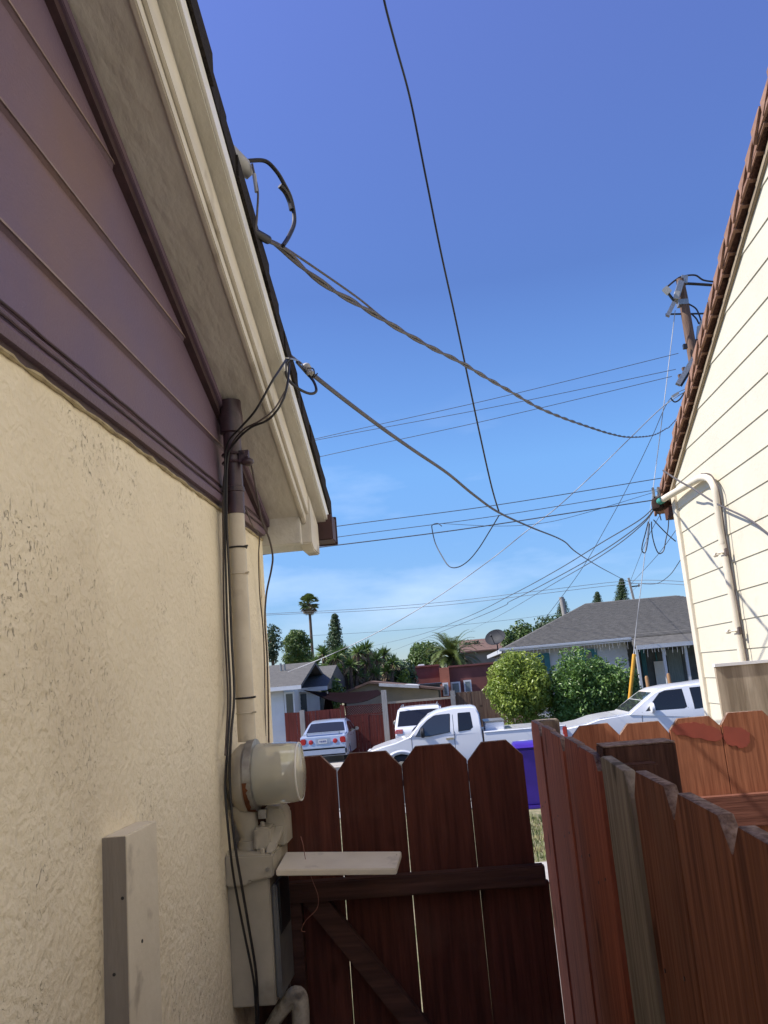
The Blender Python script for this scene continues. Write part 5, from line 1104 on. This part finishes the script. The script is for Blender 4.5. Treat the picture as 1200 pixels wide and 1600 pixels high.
# ------------------------------------------------------------------ vegetation
def leaves(mb, c, R, n, size, shell=.55, flat=1, rng=random):
    """leaf quads scattered in an ellipsoid clump, denser towards its surface"""
    for _ in range(n):
        while True:
            d = Vector((rng.gauss(0, 1), rng.gauss(0, 1), rng.gauss(0, 1)))
            if d.length > .01: break
        d.normalize(); rad = rng.uniform(shell, 1.0)**.6
        rad *= 1+.12*noise.noise(d*2.3+Vector(c))
        p = Vector((c[0]+d.x*R[0]*rad, c[1]+d.y*R[1]*rad, c[2]+d.z*R[2]*rad))
        nrm = (d*.8+Vector((rng.uniform(-1, 1), rng.uniform(-1, 1), rng.uniform(-.6, 1)))).normalized()
        t = nrm.orthogonal().normalized(); a = rng.uniform(0, 2*pi); b = nrm.cross(t); u_ = t*cos(a)+b*sin(a); v_ = nrm.cross(u_)
        s = size*rng.uniform(.6, 1.35); L2 = s*1.0; W2 = s*.42
        mb.add([p-u_*L2, p+v_*W2+nrm*s*.12, p+u_*L2, p-v_*W2+nrm*s*.12], [(0, 1, 2, 3)])
def crown(c, R, n_cl, cl_r, n_leaf, size, seed, yfill=1):
    rng = random.Random(seed); mb = MB()
    for i in range(n_cl):
        while True:
            d = Vector((rng.uniform(-1, 1), rng.uniform(-1, 1), rng.uniform(-1, 1)))
            if d.length < 1: break
        d = d.normalized()*(d.length**.45)*.82
        cc = (c[0]+d.x*R[0], c[1]+d.y*R[1], c[2]+d.z*R[2]); k = rng.uniform(.7, 1.25)*cl_r
        leaves(mb, cc, (k, k, k*.85), n_leaf, size, rng=rng)
    return mb
def trunk(base, top, r, m, par, limbs=(), name='trunk'):
    q = MB(); base = Vector(base); top = Vector(top)
    q.tube([base, base.lerp(top, .5)+Vector((r*.4, 0, 0)), top], [r, r*.8, r*.55], 10)
    for l_ in limbs: q.tube([base.lerp(top, .75), base.lerp(top, .9).lerp(Vector(l_), .5), Vector(l_)], [r*.5, r*.35, r*.12], 7)
    return q.build(name, m, par, smooth=True)
# front bushes
for px0, px1, py0, py1, Y, m_, lab, seed, sz, nc in ((762, 866, 1016, 1136, 27, 'leafyel', 'bright yellow green rounded bush in front of the grey roofed house', 3, .06, 60),):
    a = aty(px0, py1, Y); b = aty(px1, py0, Y); c = ((a.x+b.x)/2, Y+.3, (a.z+b.z)/2+.06); R = ((b.x-a.x)/2*.94, .95, (b.z-a.z)/2*.98)
    t_ = empty('rounded_bush', (c[0], Y, ST), lab, 'bush'); fb = crown(c, R, 125, .31, 170, .055, seed); rq = random.Random(77)
    for k in range(26):
        an = rq.uniform(0, 2*pi); e_l = rq.uniform(-1.2, 1.3); rr_ = rq.uniform(.92, 1.12); leaves(fb, (c[0]+cos(an)*cos(e_l)*R[0]*rr_, c[1]+sin(an)*cos(e_l)*R[1]*rr_, c[2]+sin(e_l)*R[2]*rr_), (.2, .2, .17), 45, .055, rng=rq)
    for k in range(30): leaves(fb, (c[0]+rq.uniform(-.75, .75), c[1]+rq.uniform(-.5, .4), rq.uniform(ST+.35, ST+1.1)), (.26, .26, .24), 80, .05, rng=rq)
    fb.build('foliage', M[m_], t_)
    trunk((c[0], c[1], ST), (c[0]+.1, c[1], c[2]), .07, M['bark'], t_, [(c[0]-.5, c[1], c[2]+.4), (c[0]+.5, c[1], c[2]+.3)])
a = aty(862, 1145, 27); b = aty(980, 1030, 27)
t_ = empty('glossy_bush', ((a.x+b.x)/2, 27, ST), 'dark glossy green bush with two humps in front of the grey roofed house', 'bush')
mb = crown(((a.x*.62+b.x*.38), 27.4, (a.z+b.z)/2+.10), (1.08, .9, 1.34), 120, .32, 140, .058, 8); m2 = crown(((a.x*.22+b.x*.78), 27.5, (a.z+b.z)/2-.06), (.95, .85, 1.12), 95, .31, 140, .058, 9); mb.add(m2.v, m2.f)
rq = random.Random(78)
for k in range(34):
    an = rq.uniform(0, 2*pi); e_l = rq.uniform(-.6, 1.4); cxx = (a.x*.6+b.x*.4) if k % 2 else (a.x*.24+b.x*.76); R3 = (1.15, .9, 1.42) if k % 2 else (1.0, .85, 1.18); leaves(mb, (cxx+cos(an)*cos(e_l)*R3[0], 27.4+sin(an)*cos(e_l)*R3[1], (a.z+b.z)/2+(.1 if k % 2 else -.06)+sin(e_l)*R3[2]), (.2, .2, .18), 45, .06, rng=rq)
for k in range(46): leaves(mb, (rq.uniform(a.x+.2, b.x-.3), 27.3+rq.uniform(-.5, .4), rq.uniform(ST+.3, ST+1.2)), (.27, .27, .25), 80, .055, rng=rq)
mb.build('foliage', M['leafglossy'], t_); trunk((a.x*.5+b.x*.5, 27.4, ST), (a.x*.5+b.x*.5, 27.4, -1), .08, M['bark'], t_, [(a.x*.7+b.x*.3, 27.4, -.3), (a.x*.3+b.x*.7, 27.4, -.4)])
def tree(name, px, pyt, pyb, Y, rw, m_, lab, seed, n_cl=26, clr=None, size=.14, nl=90, rz=None):
    c = aty(px, (pyt+pyb)/2, Y); hz_ = (aty(px, pyt, Y).z-aty(px, pyb, Y).z)/2; wv = rw/FPX*Y
    t_ = empty(name, (c.x, Y, ST), lab, 'tree'); crown((c.x, Y, c.z), (wv, wv, hz_), n_cl, clr or wv*.42, nl, size, seed).build('crown', M[m_], t_)
    trunk((c.x, Y, ST), (c.x, Y, c.z+hz_*.3), .035*hz_+.12, M['bark'], t_, [(c.x-wv*.5, Y, c.z+hz_*.2), (c.x+wv*.5, Y, c.z+hz_*.3), (c.x+wv*.1, Y+wv*.4, c.z+hz_*.5)]); return t_
tree('leafy_tree', 424, 972, 1040, 70, 17, 'leafdark', 'airy green tree half hidden by the stucco house corner', 21, 34, .42, .11, 75)
tree('leafy_tree', 465, 979, 1052, 72, 24, 'leaf', 'broad round green tree left of the tall fan palm', 22, 70, .5, .12, 100)
# conifer
def conifer(px, pyt, pyb, Y, rw, lab, seed, m_='leafdark', tiers=11, name='conifer', lean=0, zb=None, cat='tree', gap=0):
    rng = random.Random(seed); top = aty(px, pyt, Y); bot = aty(px+lean, pyb, Y); wv = rw/FPX*Y; t_ = empty(name, (bot.x, Y, ST), lab, cat); mb = MB()
    for i in range(tiers):
        f_ = (i+.6)/tiers; z = top.z+(bot.z-top.z)*f_; x = top.x+(bot.x-top.x)*f_; R = wv*(f_**.75 if not gap else f_)
        nb = 7 if not gap else 6
        for k in range(nb):
            a = 2*pi*k/nb+i*.7+rng.uniform(-.2, .2); rr_ = R*rng.uniform(.7, 1.08)
            for s in range(4 if not gap else 3):
                g = (s+.7)/(4 if not gap else 3); leaves(mb, (x+cos(a)*rr_*g, Y+sin(a)*rr_*g, z-(g*.10*wv if not gap else -.06*wv*g)), (wv*.17+.02, wv*.17+.02, wv*(.14 if not gap else .05)+.02), 26, wv*.05+.02, rng=rng)
    mb.build('crown', M[m_], t_); q = MB(); q.tube([(bot.x, Y, ST), (top.x, Y, top.z)], [wv*.10+.05, .02], 8); q.build('trunk', M['bark'], t_, smooth=True)
conifer(523, 958, 1042, 65, 23, 'tall dark conifer right of the fan palm', 31, tiers=13)
conifer(971, 903, 942, 80, 14, 'larger norfolk pine standing behind the ridge of the grey roof', 32, tiers=9, name='norfolk_pine')
conifer(933, 924, 942, 95, 10, 'small norfolk pine tip behind the grey roof', 33, tiers=6, name='norfolk_pine')
conifer(879, 934, 962, 85, 13, 'dark pine top behind the leaning grey pipe', 34, tiers=7, name='norfolk_pine')
# fan palm
def fanpalm(px, pyc, Y, rpx, lab):
    c = aty(px, pyc, Y); R = rpx/FPX*Y; t_ = empty('fan_palm', (c.x, Y, ST), lab, 'palm'); rng = random.Random(4)
    q = MB(); b = aty(px+6, 1050, Y); q.tube([(b.x, Y, ST), ((b.x+c.x)/2+.05, Y, (c.z+ST)/2), (c.x, Y, c.z)], [.32, .20, .17], 10); q.build('trunk', M['bark'], t_, smooth=True)
    for nm, m_, cnt, e0, e1 in (('fronds', 'palmleaf', 70, -30, 88), ('dry_fronds', 'palmdry', 22, -85, -30)):
        q = MB()
        for i in range(cnt):
            az = rng.uniform(0, 2*pi); el = radians(rng.uniform(e0, e1)); d = Vector((cos(az)*cos(el), sin(az)*cos(el), sin(el))); st = Vector((c.x, Y, c.z))+d*R*.12
            hub = st+d*R*.50; q.tube([st, hub], R*.015, 4); s_ = d.cross(Vector((0, 0, 1))).normalized(); u2 = s_.cross(d)
            for k in range(11):
                a = radians(-75+15*k); dd_ = d*cos(a)+s_*sin(a); tip = hub+dd_*R*.48*rng.uniform(.8, 1.05)-Vector((0, 0, R*.10)); wv = (d*-sin(a)+s_*cos(a))*R*.055
                q.add([hub, hub+dd_*R*.25+wv, tip, hub+dd_*R*.25-wv], [(0, 1, 2, 3)])
        q.build(nm, M[m_], t_)
fanpalm(483, 943, 110, 17, 'tall slender fan palm against the sky at the left')
# date palm with arching feather fronds
def frond(q, base, az, el, L2, rng, wl=.16, n=12, droop=.9):
    p = Vector(base); d = Vector((cos(az)*cos(el), sin(az)*cos(el), sin(el))); P = [p.copy()]; side = Vector((-sin(az), cos(az), 0))
    for i in range(n):
        d = (d+Vector((0, 0, -droop/n*(.4+1.2*i/n)))).normalized(); p = p+d*L2/n; P.append(p.copy())
    q.tube(P, [.03*(1-.8*i/n) for i in range(n+1)], 4)
    for i in range(1, n+1):
        t = i/n; ll = L2*wl*(1.1-abs(t-.45)*1.3)
        dr = (P[i]-P[i-1]).normalized()
        for s in (-1, 1):
            for h in range(3):
                b = P[i-1].lerp(P[i], (h+.5)/3); tip = b+(side*s*.8+dr*.75+Vector((0, 0, -.1+.25*rng.random()))).normalized()*ll*rng.uniform(.85, 1.1); wv = dr*.022*L2/2
                q.add([b-wv, b+wv, tip], [(0, 1, 2)])
c = aty(706, 1030, 58); dp = empty('date_palm', (c.x, 58, ST), 'wide spreading date palm with arching fronds above the red building', 'palm'); rng = random.Random(6)
q = MB()
for i in range(80): frond(q, (c.x, 58, c.z+.1), rng.uniform(0, 2*pi), radians(rng.uniform(-15, 75)), rng.uniform(2.0, 2.7), rng, droop=1.7, wl=.2)
q.build('fronds', M['palmleaf'], dp); cyl((c.x, 58, ST), (c.x, 58, c.z), .35, 12, .4).build('trunk', M['bark'], dp, smooth=True)
# yucca trees: spiky rosettes on branching trunks
def yucca(px, py, Y, heads, lab, seed):
    rng = random.Random(seed); c = aty(px, py, Y); t_ = empty('yucca_tree', (c.x, Y, ST), lab, 'tree'); q = MB(); tr = MB(); dr = MB()
    for hx_, hy_ in heads:
        h_ = aty(hx_, hy_, Y+rng.uniform(-.8, .8)); R = .66
        tr.tube([(c.x, Y, ST), (c.x*.5+h_.x*.5, (Y+h_.y)/2, (ST+h_.z)/2-.3), h_], [.2, .13, .08], 7)
        for i in range(110):
            az = rng.uniform(0, 2*pi); el = radians(rng.uniform(-50, 85)); d = Vector((cos(az)*cos(el), sin(az)*cos(el), sin(el))); s_ = d.orthogonal().normalized()*.035; L2 = R*rng.uniform(.7, 1.1)
            mid = h_+d*L2*.5; (q if el > -.45 else dr).add([h_, mid+s_, h_+d*L2-Vector((0, 0, .08)), mid-s_], [(0, 1, 2, 3)])
    q.build('leaves', M['leaf'], t_); dr.build('dry_leaves', M['palmdry'], t_); tr.build('trunk', M['bark'], t_, smooth=True)
yucca(505, 1050, 44, [(492, 1040), (505, 1022), (515, 1040), (500, 1055), (524, 1028), (512, 1060)], 'spiky yucca tree at the left of the clump behind the shade sail', 41)
yucca(545, 1050, 45, [(535, 1022), (548, 1040), (532, 1050), (560, 1020), (572, 1036), (556, 1055)], 'spiky yucca tree in the middle of the clump behind the tan house', 42)
yucca(595, 1055, 46, [(572, 1015), (588, 1030), (600, 1024), (615, 1036), (604, 1050), (585, 1052)], 'spiky yucca tree at the right of the clump behind the tan house', 43)
tree('leafy_tree', 555, 1022, 1090, 50, 52, 'leafdark', 'dark green mass of foliage behind the yucca trees', 44, 90, .85, .13, 100)
tree('leafy_tree', 618, 1030, 1088, 48, 26, 'leafdark', 'dark green tree beside the red building wall', 45, 40, .6, .12, 100)
tree('leafy_tree', 512, 1060, 1110, 40, 17, 'leaf', 'low green shrubby tree under the yucca clump', 46, 26, .45, .10, 90)
tree('leafy_tree', 632, 1050, 1074, 47, 9, 'leafyel', 'small bright green tree touching the red building corner', 47, 14, .28, .09, 80)
tree('leafy_tree', 664, 1008, 1046, 66, 22, 'leaf', 'soft green tree left of the date palm', 48, 40, .8, .16, 90)
tree('leafy_tree', 745, 1010, 1048, 64, 26, 'leafdark', 'dark green tree right of the date palm', 49, 40, .8, .16, 90)
tree('leafy_tree', 815, 975, 1015, 60, 17, 'leaf', 'light green tree behind the satellite dish', 50, 30, .5, .13, 80)
tree('leafy_tree', 795, 982, 1020, 56, 8, 'leaf', 'narrow green tree just right of the satellite dish', 51, 12, .3, .1, 80)
tree('leafy_tree', 862, 962, 1010, 62, 24, 'leafdark', 'dark tree behind the left slope of the grey roof', 52, 30, .7, .16, 80)
